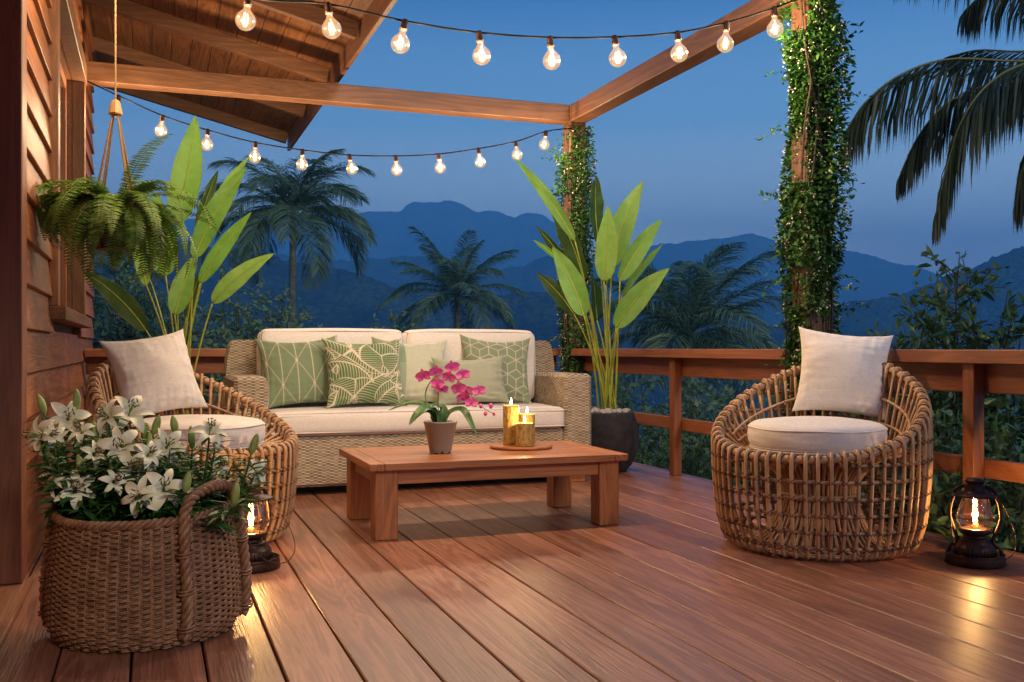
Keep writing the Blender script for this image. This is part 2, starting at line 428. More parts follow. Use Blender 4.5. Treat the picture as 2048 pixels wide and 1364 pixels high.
# ================================================================== LARGE STRUCTURE
# ---- hills, ground
def fbm(x, y, z, oct=5, H=.9, lac=2.0): return mnoise.fractal(Vector((x, y, z)), H, lac, oct)
def ridge(name, D, Wf, Wb, floor_z, sil, amp, nscale, mat, nu=260, nd=46, bumpy=0.0, seed=0.0):
    us = np.array([p[0] for p in sil], float); vs = np.array([p[1] for p in sil], float)
    U = np.concatenate([np.linspace(-1500, -120, 40), np.linspace(-100, 2150, int(nu*2.2)), np.linspace(2170, 3700, 40)]); nu = len(U)
    ts = np.concatenate([np.linspace(-1, 0, int(nd*.75), endpoint=False), np.linspace(0, 1, nd-int(nd*.75))])
    V = np.empty((nu, len(ts), 3))
    for i, u in enumerate(U):
        v = np.interp(u, us, vs)
        if u < us[0]: v = vs[0] + 12*math.sin((us[0]-u)/170.0+seed)
        if u > us[-1]: v = vs[-1] + 12*math.sin((u-us[-1])/150.0+seed)
        zc = CH + (695-v)/FPX*D
        for j, t in enumerate(ts):
            d = D + (t*Wf if t < 0 else t*Wb)
            p = np.array([0, 0, 0]) + d*(FW + RT*(u-1024)/FPX)
            x, y = p[0]/nscale, p[1]/nscale
            n1 = fbm(x, y, seed, 5)
            s_ = abs(t)
            prof = (1-s_)**1.15 if t < 0 else (1-s_)**1.5
            z = floor_z + (zc-floor_z)*prof
            g = n1*amp*min(1, s_*4)*(1-.4*s_)
            # keep the slope below the line of sight to the crest
            z += g - amp*.5*min(1, s_*3)
            if bumpy: z += bumpy*abs(fbm(p[0]/11.0, p[1]/11.0, seed+3, 2)) + bumpy*.8*fbm(p[0]/40.0, p[1]/40.0, seed, 2)
            z += amp*.10*fbm(x*9, y*9, seed+7, 3) + amp*.10*fbm(u/60.0, 0, seed+5, 3)
            p[2] = z; V[i, j] = p
    mb = MB(); mb.grid(V)
    o = obj(name, mb, mat, smooth=True); o['kind'] = 'structure'
    return o
def hillmat(name, a, b, scale, bs):
    k = NT(name); v = k.objc()
    f = k.noise(v, scale, 7, .72); c = k.ramp(f, [(.38, a), (.60, b)])
    vo = k.n('TexVoronoi', {'Scale': bs}); k.set(vo.inputs['Vector'], v)
    c = k.mix(k.math('MULTIPLY', vo.outputs[0], .8, clamp=True), c, tuple(x*.25 for x in a))
    k.surf(Base_Color=c, Roughness=.95, Specular_IOR_Level=.05, Normal=k.bump(vo.outputs[0], 1.0, 6.0)); return k.m
FARM = hillmat('far_slope', (.02, .035, .02), (.12, .15, .08), .006, .05)
MIDM = hillmat('forest_slope', (.010, .022, .012), (.075, .11, .055), .015, .13)
ridge('far_mountain', 4200, 1500, 900, -260, [(-300, 470), (100, 455), (300, 446), (430, 434), (560, 431), (640, 428), (700, 430), (742, 423), (800, 424), (812, 412), (830, 405), (870, 404), (905, 403), (925, 407), (945, 420), (952, 424), (1000, 425), (1032, 435), (1050, 426), (1082, 430), (1100, 440), (1118, 452), (1130, 480), (1180, 520), (1260, 560), (1500, 590), (1800, 600)], 60, 420, FARM, 420, 70, bumpy=5.0, seed=2)
ridge('east_mountain', 3500, 1500, 900, -260, [(900, 640), (1100, 560), (1200, 510), (1260, 498), (1330, 487), (1400, 481), (1450, 478), (1475, 471), (1503, 467), (1530, 473), (1560, 486), (1640, 502), (1700, 502), (1745, 512), (1800, 528), (1870, 545), (1950, 590), (2100, 640)], 55, 420, FARM, 360, 70, bumpy=5.0, seed=5)
ridge('middle_mountain', 2100, 900, 700, -200, [(-300, 500), (200, 492), (420, 500), (560, 512), (700, 521), (760, 517), (850, 514), (930, 530), (1000, 540), (1050, 530), (1095, 515), (1180, 520), (1260, 560), (1330, 580), (1500, 600), (1700, 640), (2000, 660)], 34, 230, MIDM, 420, 70, bumpy=5.0, seed=8)
ridge('forest_ridge', 950, 520, 300, -150, [(-300, 470), (200, 474), (380, 484), (470, 505), (560, 520), (640, 535), (700, 543), (770, 566), (830, 590), (900, 600), (1000, 592), (1100, 586), (1160, 592), (1240, 606), (1320, 625), (1500, 650), (1800, 670), (2100, 680)], 15, 110, MIDM, 480, 110, bumpy=4.2, seed=11)
ridge('east_forest_ridge', 1300, 600, 400, -180, [(1300, 690), (1500, 660), (1640, 640), (1700, 606), (1745, 602), (1800, 592), (1850, 574), (1890, 552), (1940, 541), (2000, 512), (2048, 494), (2200, 460), (2500, 430)], 20, 140, MIDM, 360, 80, bumpy=5.0, seed=14)
def gz(x, y):                          # height of the ground round the house
    out = max(0, x-4.0)*.16 + max(0, y-9.0)*.20
    return -1.15 - min(out, 60) + .25*mnoise.noise(Vector((x*.3, y*.3, 0)))*min(1, out)
mb = MB()
gx = np.concatenate([np.linspace(-5500, -60, 14), np.linspace(-40, 60, 60), np.linspace(80, 5500, 14)])
gy = np.concatenate([np.linspace(-5500, -60, 10), np.linspace(-40, 100, 80), np.linspace(130, 5500, 20)])
V = np.array([[(x, y, gz(x, y) if max(abs(x), abs(y)) < 500 else -62-min(200, max(abs(x), abs(y))*.05)) for y in gy] for x in gx])
mb.grid(V)
GROUND = plain('ground_cover', (.030, .045, .020), .95, noise=.5, nscale=1.5, bump=.8, bscale=8)
o = obj('ground', mb, GROUND, smooth=True); o['kind'] = 'structure'
# ---- haze: the evening air over the valley
mb = MB(); mb.box((-5600, -5600, -900), (5600, 5600, 800), 0)
hz = NT('evening_haze')
HAZE_DENS = .00050
pv = hz.n('VolumePrincipled', {'Color': (.16, .55, 1.0, 1), 'Density': HAZE_DENS, 'Anisotropy': 0.0})
hz.t.links.new(pv.outputs[0], hz.out.inputs['Volume'])
haze = obj('haze', mb, hz.m); haze['kind'] = 'stuff'; haze['label'] = 'blue evening haze over the valley'

# ---- deck
XR = 3.78
mb = MB(); k0 = -8
for k in range(k0, 19):
    a = -.054+.21*k+.0035; b = min(-.054+.21*(k+1)-.0035, XR)
    if b-a < .01: continue
    mb.box((a, -2.5, -.035), (b, 8.72, 0), .004)
DECK = obj('deck', mb, DK); DECK['kind'] = 'structure'
mb = MB()
for k in range(22): mb.box((-1.7, -2.4+k*.5, -.20), (XR-.02, -2.35+k*.5, -.036), .002)
mb.box((XR-.02, -2.5, -.28), (XR+.015, 8.76, -.038), .003); mb.box((-1.7, 8.72, -.28), (XR-.021, 8.755, -.038), .003)
for x in (-.4, 1.6, 3.6):
    for y in (-2, 1.5, 5, 8.5): mb.box((x-.08, y-.08, -3.2), (x+.08, y+.08, -.205), .004)
o = obj('deck_frame', mb, BEAM[1]); o['kind'] = 'structure'

# ---- house
WX = -.49                                   # outer face of the siding
HY0, HY1 = 4.42, 9.95
house = thing('wooden_house', (WX-.2, 5, 0), 'timber clad house wall with lapped boards, window and broad raftered eave at left', 'house')
WY0, WY1, WZ0, WZ1 = 5.85, 8.02, 1.17, 2.93
def soffit(x): return 3.30 + .245*(1.5-x)
mb = MB()
for k in range(-1, 21):
    z0 = .08+.19*k; z1 = z0+.19+.012
    if z0 > soffit(WX)+.05: break
    spans = [(HY0+.02, HY1)]
    if z1 > WZ0-.05 and z0 < WZ1+.08: spans = [(HY0+.02, WY0-.02), (WY1+.02, HY1)]
    for (a, b) in spans:
        z0c = max(z0, .004)
        xo, xi = WX+.004, WX-.022
        X = [[(xo, a, z0c), (xo, b, z0c)], [(xi+.004, a, z1), (xi+.004, b, z1)], [(xi-.03, a, z1), (xi-.03, b, z1)], [(xi-.03, a, z0c), (xi-.03, b, z0c)], [(xo, a, z0c), (xo, b, z0c)]]
        # tiny rounding of the lower lip
        X.insert(1, [(xo+.002, a, z0c+.004), (xo+.002, b, z0c+.004)])
        Vg = np.array(X, float); mb.grid(Vg)
        for e in (0, 1):
            pts = Vg[:5, e]; mb.add(pts, t=[[0, 1, 2], [0, 2, 3], [0, 3, 4]])
obj('siding', mb, SIDING, house)
mb = MB()   # solid wall behind the siding
mb.box((WX-.22, HY0, -.3), (WX-.052, WY0, 3.75), 0); mb.box((WX-.22, WY1, -.3), (WX-.052, HY1-.01, 3.75), 0)
mb.box((WX-.22, WY0, -.3), (WX-.052, WY1, WZ0), 0); mb.box((WX-.22, WY0, WZ1), (WX-.052, WY1, 3.75), 0)
mb.box((-5, HY1-.2, -.3), (WX-.22, HY1-.01, 3.75), 0)
obj('wall', mb, BEAM[1], house)
# window
mb = MB()
mb.box((WX-.06, WY0-.11, WZ0-.0), (WX+.035, WY0, WZ1), .004); mb.box((WX-.06, WY1, WZ0), (WX+.035, WY1+.11, WZ1), .004)
mb.box((WX-.06, WY0-.13, WZ1), (WX+.045, WY1+.13, WZ1+.13), .004)
win = obj('window', mb, BEAM[2], house)
mb = MB(); mb.box((WX-.15, WY0-.14, WZ0-.075), (WX+.075, WY1+.14, WZ0-.001), .005); obj('sill', mb, BEAM[1], win)
mb = MB()
for y0, y1 in ((WY0, WY0+.05), (WY1-.05, WY1), ((WY0+WY1)/2-.03, (WY0+WY1)/2+.03)): mb.box((WX-.15, y0+.001, WZ0), (WX-.09, y1-.001, WZ1-.001), .003)
mb.box((WX-.148, WY0+.05, WZ0), (WX-.092, WY1-.05, WZ0+.07), .003); mb.box((WX-.148, WY0+.05, WZ1-.07), (WX-.092, WY1-.05, WZ1-.002), .003)
obj('sash', mb, RAILW[2], win)
mb = MB(); mb.box((WX-.125, WY0+.03, WZ0+.03), (WX-.12, WY1-.03, WZ1-.03), 0)
obj('pane', mb, plain('window_glass', (.02, .022, .025), .05), win)
mb = MB(); mb.box((-5, HY0, -.3), (-4.8, HY1, 3.7), 0); mb.box((-5, 1.0, -.3), (WX-.05, 1.15, 3.7), 0)
mb.box((-5, 1.15, 3.55), (WX-.23, HY1-.21, 3.6), 0); obj('inner_wall', mb, DARKW, house)
# door opening nearer than the window: reveal post, jamb, door leaf, threshold
mb = MB(); mb.box((WX-.115, HY0-.14, .03), (WX+.022, HY0+.018, 3.6), .004)
fr = obj('door_frame', mb, DARKW, house)
mb = MB(); mb.box((WX-.36, HY0-.10, .031), (WX-.118, HY0+.018, 3.6), .004); obj('door_jamb', mb, RAILW[2], fr)
mb = MB(); mb.box((WX-.115, -1, 2.62), (WX+.022, HY0-.141, 3.6), .004); obj('lintel', mb, BEAM[1], fr)
mb = MB(); mb.box((WX-.9, -1.5, .004), (WX+.05, HY0-.01, .028), .004); obj('threshold', mb, wood('threshold_wood', (.13, .055, .028), (.22, .10, .052), (.32, .15, .08), 1), fr)
mb = MB(); mb.box((WX-.42, .0, .032), (WX-.365, HY0-.0, 2.6), .004); obj('door', mb, RAILW[2], house)
# roof
roof = obj('roof', (lambda m: (m.add([(-1.0, -1.5, soffit(-1.0)+.150), (1.56, -1.5, soffit(1.56)+.150), (1.56, 11.75, soffit(1.56)+.150), (-1.0, 11.75, soffit(-1.0)+.150),
     (-1.0, -1.5, soffit(-1.0)+.185), (1.56, -1.5, soffit(1.56)+.185), (1.56, 11.75, soffit(1.56)+.185), (-1.0, 11.75, soffit(-1.0)+.185)],
     [[0, 3, 2, 1], [4, 5, 6, 7], [0, 1, 5, 4], [1, 2, 6, 5], [2, 3, 7, 6], [3, 0, 4, 7]]), m)[1])(MB()), plain('roof_top', (.05, .045, .04), .8), house)
mb = MB(); x = -1.0
sl = math.atan(-.245)
while x < 1.5:
    x1 = min(x+.17-.006, 1.5)
    for (a, b) in ((-1.5, 11.74),):
        Vq = [(x, a, soffit(x)+.128), (x1, a, soffit(x1)+.128), (x1, b, soffit(x1)+.128), (x, b, soffit(x)+.128)]
        V2 = [(p[0], p[1], p[2]+.02) for p in Vq]
        mb.add(Vq+V2, [[0, 3, 2, 1], [4, 5, 6, 7], [0, 1, 5, 4], [1, 2, 6, 5], [2, 3, 7, 6], [3, 0, 4, 7]])
    x += .17
obj('soffit_boards', mb, ROOFW, roof)
def rot_y(a): return Matrix.Rotation(a, 4, 'Y')
L = 2.52/math.cos(sl)
for y in [11.62, 10.25, 8.85, 7.5, 6.15, 4.8, 3.45, 2.1, .75]:
    mb = MB(); Mx = Matrix.Translation((-1.02, y, soffit(-1.02)+.126)) @ rot_y(-sl)
    mb.box((0, -.035, -.125), (L, .035, 0), .003, Mx)
    obj('rafter', mb, BEAM[0], roof)
mb = MB(); mb.box((1.5, -1.5, soffit(1.5)-.06), (1.535, 11.72, soffit(1.5)+.135), .003); obj('fascia', mb, BEAM[1], roof)

# ---- pergola frame
perg = thing('pergola', (3.66, 8.32, 0), 'brown timber pergola frame of square posts and beams over the deck', 'pergola')
PX0, PX1 = 3.58, 3.74
BT, BB = 3.155, 3.0
for (y0, y1) in ((8.26, 8.42), (4.80, 4.96)):
    mb = MB(); mb.box((PX0, y0, .001), (PX1, y1, BB-.001), .005); obj('post', mb, BEAM[2], perg)
mb = MB(); mb.box((WX-.02, 8.265, BB), (PX0-.002, 8.415, BT), .005); obj('beam', mb, BEAM[0], perg)
mb = MB(); mb.box((PX0, -1.5, BB), (PX1, 8.42, BT), .005); obj('beam', mb, BEAM[1], perg)
mb = MB(); mb.box((WX-.02, 4.805, BB+.003), (PX0-.002, 4.955, BT-.003), .005); obj('beam', mb, BEAM[0], perg)
mb = MB(); mb.box((PX0, .55, .001), (PX1, .71, BB-.001), .005); obj('post', mb, BEAM[2], perg)

# ---- railings
def railing(name, loc, label, along, lo, hi, inner, posts):
    t = thing(name, loc, label, 'railing')
    A = RAILW[along]
    def bx(a0, a1, c0, c1, z0, z1, b=.004):
        m = MB()
        if along == 1: m.box((c0, a0, z0), (c1, a1, z1), b)
        else: m.box((a0, c0, z0), (a1, c1, z1), b)
        return m
    obj('cap_rail', bx(lo, hi, inner-.06, inner+.13, .875, .94), A, t)
    obj('upper_rail', bx(lo, hi, inner+.068, inner+.10, .735, .874), A, t)
    obj('middle_rail', bx(lo, hi, inner+.068, inner+.10, .335, .425), A, t)
    for p in posts: obj('post', bx(p, p+.07, inner, inner+.067, .001, .874), RAILW[2], t)
    return t
railing('deck_railing', (3.63, 3, 0), 'reddish timber railing along the right edge behind the round chair', 1, -2.4, 8.255, 3.63, [-2.0, .75, 3.62, 6.45])
railing('deck_railing', (1.5, 8.5, 0), 'reddish timber railing running behind the sofa at the back', 0, WX+.01, 3.56, 8.46, [-.3, .95, 2.25])
#INSERT2
# ================================================================== STRING LIGHTS
def bulb_parts():
    # local origin at the cable; bulb hangs down
    g = MB(); pr = []
    for t in np.linspace(0, 1, 18):
        a = t*PI
        r = .0475*math.sin(a)**.9 if t > .28 else None
        z = -.118 + .047*math.cos(a)
        if t > .24: pr.append((max(.0005, .047*math.sin(a)), z))
    neck = [(.0145, -.045), (.0150, -.055), (.0175, -.066), (.0255, -.076)]
    g.lathe(neck + pr, 28)
    s_ = MB(); s_.lathe([(.0005, .008), (.012, .008), (.0155, .002), (.0165, -.012), (.0175, -.030), (.0195, -.034), (.0195, -.046), (.0155, -.048), (.0005, -.048)], 18)
    f = MB()
    for k in range(5):
        a = k*2*PI/5; r0, r1 = .007, .014
        f.tube([(r0*math.cos(a), r0*math.sin(a), -.085), (r1*math.cos(a+.2), r1*math.sin(a+.2), -.115), (r0*math.cos(a+.5), r0*math.sin(a+.5), -.145)], .0013, 4)
    st = MB(); st.tube([(0, 0, -.05), (0, 0, -.10)], .003, 6)
    return g.mesh('glass'), s_.mesh('socket'), f.mesh('filament'), st.mesh('stem')
GM, SM, FM, STM = bulb_parts()
for m_, mt in ((GM, BULBG), (SM, RUST), (FM, FILAMENT), (STM, plain('bulb_stem', (.7, .5, .3), .3))):
    m_.materials.append(mt); m_.polygons.foreach_set('use_smooth', [True]*len(m_.polygons))
def string_lights(label, Y, px, ends, power, tilt_seed, off_left=None):
    rr = random.Random(tilt_seed)
    pts = [aty(u, v, Y) for u, v in px]
    t = thing('string_lights', pts[len(pts)//2], label, 'string lights', None)
    P = [ends[0]] + (off_left or []) + pts + [ends[1]]
    P = np.array(P, float)
    for i in range(1, len(P)-1): pass
    mb = MB(); mb.tube(spline(P, 160), .0055, 6); obj('cable', mb, BLACKM, t, smooth=True)
    base = world_loc(t)
    for p in list(P[1:-1]):
        b = bpy.data.objects.new('light_bulb', GM); COL.objects.link(b); b.parent = t; b.location = p-base
        b.rotation_euler = (rr.uniform(-.16, .16), rr.uniform(-.18, .18), rr.uniform(0, 6))
        for nm, me in (('socket', SM), ('filament', FM)):
            c = bpy.data.objects.new(nm, me); COL.objects.link(c); c.parent = b
        lamp(t, p-base-np.array([0, 0, .115]), power, .007)
    return t
near = [(497, -8), (655, 8), (810, 42), (958, 65), (1100, 75), (1229, 74), (1355, 65), (1453, 45), (1548, 16)]
far = [(238, 192), (325, 231), (415, 260), (511, 285), (605, 300), (698, 310), (791, 312), (877, 308), (957, 297), (1032, 283), (1092, 263)]
string_lights('near string of clear globe bulbs running up to the near vine post', 4.78, near,
    [(WX+.03, 4.78, 3.0), (PX0+.0, 4.79, 2.995)], BULB_W, 1, [np.array([-.25, 4.78, 2.86]), np.array([.08, 4.78, 2.75])])
string_lights('far string of smaller looking globe bulbs hanging below the back beam', 8.10, far,
    [(WX+.01, 8.10, 2.97), (PX0+.01, 8.25, 2.94)], FAR_W, 2)

# ================================================================== SOFA
SX0, SX1, SYF, SYB = .49, 2.94, 6.38, 7.36
def uvbox(mb, lo, hi, b=.02):
    """rounded box with box-mapped uv in metres"""
    m = MB(); m.box(lo, hi, b); V = m.v[0]
    Q = m.q[0]; T = m.t[0]
    for F in (Q, T):
        for f in F:
            p = V[f]; nn = np.abs(np.cross(p[1]-p[0], p[2]-p[0])); a = int(np.argmax(nn))
            uv = p[:, [1, 2]] if a == 0 else (p[:, [0, 2]] if a == 1 else p[:, [0, 1]])
            mb.add(p, q=[[0, 1, 2, 3]] if len(f) == 4 else None, t=[[0, 1, 2]] if len(f) == 3 else None, uv=uv+.001)
    return mb
sofa = thing('wicker_sofa', ((SX0+SX1)/2, SYF, 0), 'wide pale wicker sofa with cream seat and back cushions facing the coffee table', 'sofa')
mb = MB(); uvbox(mb, (SX0+.21, SYF+.008, .055), (SX1-.21, SYB-.1, .385)); obj('base', mb, WICKER, sofa)
for x0 in (SX0, SX1-.21):
    mb = MB(); uvbox(mb, (x0, SYF, .055), (x0+.21, SYB-.03, .765), .025); obj('armrest', mb, WICKER, sofa)
# back frame with a sloping outer shoulder
mb = MB(); yb0, yb1 = 7.08, SYB
prof = [(SX0+.0, .767), (SX0+.012, .88), (SX0+.03, .965), (SX0+.045, .99), (SX0+.075, 1.003)]
right = [(2*((SX0+SX1)/2)-x, z) for x, z in prof]
top = prof + right[::-1]
for y, flip in ((yb0, False), (yb1, True)):
    P_ = np.array([(x, y, z) for x, z in top]+[(x, y, .40) for x, z in top]); n_ = len(top)
    q = [[i, i+1, n_+i+1, n_+i] for i in range(n_-1)]
    if not flip: q = [l[::-1] for l in q]
    mb.add(P_, q, uv=P_[:, [0, 2]])
a = np.array([(x, yb0, z) for x, z in top]); b_ = np.array([(x, yb1, z) for x, z in top])
G = np.stack([a, b_], 1); ul = np.cumsum([0]+[np.linalg.norm(a[i+1]-a[i]) for i in range(len(a)-1)])
mb.grid(G[::-1], uv=np.stack([np.repeat(ul[::-1], 2), np.tile([yb0, yb1], len(a))], 1))
obj('back_frame', mb, WICKER, sofa)
FOOTW = TABLEW[2]
for x in (SX0+.04, SX1-.16):
    for y in (SYF+.04, SYB-.16):
        mb = MB(); mb.box((x, y, .001), (x+.12, y+.1, .054), .003); obj('foot', mb, FOOTW, sofa)
def cushion(lo, hi, r, puff=.02, n=26, seed=0, pip=None):
    """upholstered box: superellipsoid-like rounded box with slight crown and wobble"""
    lo = np.array(lo, float); hi = np.array(hi, float); c = (lo+hi)/2; h = (hi-lo)/2
    mb = MB()
    for a in range(3):
        o = [(a+1) % 3, (a+2) % 3]
        nn = [max(8, int(h[k]*2/.03)) for k in o]
        for sg in (-1, 1):
            s1 = np.linspace(-1, 1, nn[0]); s2 = np.linspace(-1, 1, nn[1])
            # denser near the edges
            s1 = np.sign(s1)*(1-(1-np.abs(s1))**1.3); s2 = np.sign(s2)*(1-(1-np.abs(s2))**1.3)
            A, B = np.meshgrid(s1, s2, indexing='ij')
            P = np.zeros(A.shape+(3,)); P[..., a] = sg*h[a]; P[..., o[0]] = A*h[o[0]]; P[..., o[1]] = B*h[o[1]]
            core = np.clip(P, -(h-r), h-r); d = P-core; L_ = np.linalg.norm(d, axis=-1, keepdims=True)
            P = core + d/np.maximum(L_, 1e-9)*r
            f = (1-(P[..., o[0]]/h[o[0]])**2)*(1-(P[..., o[1]]/h[o[1]])**2)
            P[..., a] += sg*puff*np.clip(f, 0, 1)**.6*(1 if a != int(np.argmin(h)) else 1.4)
            if sg < 0: P = P[::-1]
            mb.grid(P+c)
    V = np.vstack(mb.v)
    W_ = np.array([mnoise.noise(Vector(p*3.1+seed)) for p in V])
    mb.v = [V + (V-c)/h*(.004*W_[:, None])]
    mb.n = len(V); return mb
def weld(o, d=1e-5):
    import bmesh
    b = bmesh.new(); b.from_mesh(o.data); bmesh.ops.remove_doubles(b, verts=b.verts, dist=d); b.to_mesh(o.data); b.free()
def piping(lo, hi, z, r, rad=.0045):
    lo = np.array(lo[:2]); hi = np.array(hi[:2]); P = []
    for (cx, cy_, a0) in ((hi[0]-r, hi[1]-r, 0), (lo[0]+r, hi[1]-r, PI/2), (lo[0]+r, lo[1]+r, PI), (hi[0]-r, lo[1]+r, 3*PI/2)):
        for k in range(7): a = a0+k*PI/12; P.append((cx+r*math.cos(a), cy_+r*math.sin(a), z))
    m = MB(); m.tube(P, rad, 6, closed=True); return m
sc0, sc1 = (SX0+.213, SYF-.02, .388), (SX1-.213, 7.07, .535)
o = obj('seat_cushion', cushion(sc0, sc1, .035, .012, seed=3), LINEN2, sofa, smooth=True); weld(o)
obj('seam', piping(sc0, sc1, .512, .04), LINEN, o, smooth=True)
obj('seam', piping(sc0, sc1, .405, .04), LINEN, o, smooth=True)
for i, (x0, x1) in enumerate(((SX0+.215, 1.712), (1.722, SX1-.215))):
    o = obj('back_cushion', cushion((x0, 6.93, .548), (x1, 7.10, 1.072), .05, .016, seed=5+i*4), LINEN, sofa, smooth=True); weld(o)
    P = []
    for (cx, cz, a0) in ((x1-.05, 1.072-.05, 0), (x0+.05, 1.072-.05, PI/2), (x0+.05, .60, PI), (x1-.05, .60, 3*PI/2)):
        for k in range(7): a = a0+k*PI/12; P.append((cx+.036*math.cos(a), 6.941, cz+.036*math.sin(a)))
    m = MB(); m.tube(P, .0032, 6, closed=True); obj('seam', m, LINEN, o, smooth=True)

# ================================================================== PILLOWS
def sm(d, w, e=.004): return np.clip((w+e-d)/(2*e), 0, 1)
CREAM = np.array([.66, .56, .43])
def pat_ogee(x, y):
    g = np.array([.190, .255, .150]); p = .185; q = .66
    X = x-.06; Yv = y+.04
    d = np.abs((X/p+.5) % 1-.5)*p                      # vertical lines
    m = sm(d, .0045)
    k = (X/p); j = (Yv/q)
    for ph in (0,):                                  # crossing diagonals
        dd = np.abs(((j-ph) - k*.5 + .5) % 1 - .5)*q*.9
        m = np.maximum(m, sm(dd, .0055))
        cv = np.abs((((j-ph) + (k*.5) + .10*np.sin(2*PI*k)*0 + .5) % 1) - .5)*q*.9
        m = np.maximum(m, sm(cv, .0055))
    arc = np.abs((k*.5+.5) % 1-.5)*2
    for s_ in ():
        yy = (j + .5*np.sqrt(np.clip(1-(arc-1)**2, 0, 1))) % 1
        m = np.maximum(m, sm(np.abs(yy-.5)*q*.6, .0045)*.9)
    nx = np.abs((k+0) % 1-.5); kk = np.round(k); jj = j-kk*.5
    dn = np.hypot((k-kk)*p, (jj-np.round(jj))*q)
    m = np.maximum(m, sm(dn, .016))
    return g*(1-m[..., None]) + CREAM*m[..., None]
def pat_leaf(x, y):
    g = np.array([.100, .185, .072])
    ribs = [((.02, .98), (.42, .60), .10), ((.30, .98), (.68, .40), -.10), ((.98, .95), (.72, .38), .10), ((.60, 1.02), (.95, .70), .05),
            ((.00, .62), (.55, .30), .10), ((.05, .30), (.36, .02), .04), ((.28, .02), (.92, .46), .10), ((.62, .00), (.98, .30), .06),
            ((1.0, .62), (.88, .10), -.05), ((.0, .85), (.12, .45), .05), ((-.05, .10), (.20, .20), .04)]
    best = np.full(x.shape, 9.); second = np.full(x.shape, 9.); sb = np.zeros(x.shape); tb = np.zeros(x.shape)
    for i, (a, b, cv) in enumerate(ribs):
        a = np.array(a); b = np.array(b); L_ = np.linalg.norm(b-a); e = (b-a)/L_; nrm = np.array([-e[1], e[0]])
        s_ = ((x-a[0])*e[0]+(y-a[1])*e[1])/L_; t_ = (x-a[0])*nrm[0]+(y-a[1])*nrm[1] - cv*4*s_*(1-s_)
        w = np.clip(.62*np.sin(PI*np.clip(s_*.85+.1, 0, 1)), .02, 1)
        D = np.abs(t_)/w + np.maximum(0, -s_)*2+np.maximum(0, s_-1)*2 + .02*i
        nb = D < best
        second = np.where(nb, best, np.minimum(second, D)); sb = np.where(nb, s_*L_, sb); tb = np.where(nb, t_, tb); best = np.where(nb, D, best)
    ph = (sb*1.0 - .9*np.abs(tb)**.75*.55)*24
    fr = np.abs((ph+.5) % 1-.5)
    m = sm(fr, .065 + .07*np.clip(1-np.abs(tb)*7, 0, 1), .07)
    m = np.maximum(m, sm(np.abs(tb), .008)); m = np.maximum(m, sm(second-best, .022, .01))
    return g*(1-m[..., None]) + np.array([.72, .64, .49])*m[..., None]
def pat_half(x, y):
    a = np.array([.27, .35, .23]); b = np.array([.53, .55, .42])
    l = sm(x, .40+.02*np.sin(y*3), .003)
    dots = (np.sin(x*2*PI*34)*np.sin(y*2*PI*34) > 0)*1.0
    col = a*l[..., None] + b*(1-l[..., None])
    dd = (y < .58)[..., None]*l[..., None]*dots[..., None]
    return col*(1-dd*.55)+b*dd*.55
def pat_diamond(x, y):
    a = np.array([.30, .34, .24]); b = np.array([.46, .48, .37])
    f = np.abs(((np.abs(x-.55)*1.45+np.abs(y-.5))*24) % 1-.5)*2
    m = np.clip(f*1.4-.2, 0, 1)[..., None]*np.clip(1.2-np.abs(x-.55)*1.5, .15, 1)[..., None]
    return a*(1-m)+b*m
def pat_cube(x, y):
    g = np.array([.23, .29, .19]); R = .145
    best = np.full(x.shape, 9.); sec = best.copy(); bx = np.zeros(x.shape); by = np.zeros(x.shape)
    dx, dy = R*math.sqrt(3), R*1.5
    for j in range(-1, 7):
        for i in range(-1, 6):
            cx = i*dx+(j % 2)*dx/2; cy_ = j*dy+.03; D = np.hypot(x-cx, y-cy_)
            nb = D < best; sec = np.where(nb, best, np.minimum(sec, D)); bx = np.where(nb, x-cx, bx); by = np.where(nb, y-cy_, by); best = np.where(nb, D, best)
    m = sm((sec-best)*.5, .0045)
    for k in range(3):
        a = PI/2+k*2*PI/3; u_, v_ = math.cos(a), math.sin(a); al = bx*u_+by*v_; pe = np.abs(-bx*v_+by*u_)
        m = np.maximum(m, sm(pe, .0055)*(al > 0))
    return g*(1-m[..., None]) + CREAM*m[..., None]
def pillow_mesh(w, h, T, pat=None, n=40, seed=0, ear=.13, sag=.0):
    rr = np.linspace(-1, 1, n); X, Yg = np.meshgrid(rr, rr, indexing='ij')
    mb = MB()
    ex = 1-ear*(1-Yg**2)**.9*np.abs(X)**3; ey = 1-ear*(1-X**2)**.9*np.abs(Yg)**3
    px = X*ex*w/2; py = Yg*ey*h/2 - sag*(1-X**2)*np.clip(Yg, 0, 1)*h
    f = np.clip((1-X**2)*(1-Yg**2), 0, 1)
    t = T*.62*(f**.50)*(.80+.20*f)
    N = np.array([[mnoise.noise(Vector((a*1.6+seed, b*1.6, seed*.7))) for b in rr] for a in rr])
    # creases running in from the corners and sides
    Wk = np.array([[mnoise.noise(Vector((a*2.2+seed*3, b*7.0, 3.3))) + .7*mnoise.noise(Vector((a*8.0, b*2.0+seed, 9.3))) for b in rr] for a in rr])
    edge = np.clip(np.maximum(np.abs(X), np.abs(Yg)), 0, 1)**2*(f > 0)*np.clip(f*6, 0, 1)
    t = t*(1+.12*N) + Wk*.020*edge*(.5+.5*np.clip(X+.3, 0, 1))
    col = None
    if pat is not None: col = pat((X+1)/2*1.0, (Yg+1)/2).reshape(-1, 3)
    F = np.stack([px, -t, py], -1); Bk = np.stack([px, t*.8, py], -1)
    mb.grid(F, col=col); mb.grid(Bk[::-1], col=None if col is None else np.broadcast_to(np.median(col, 0), col.shape))
    # seam
    return mb
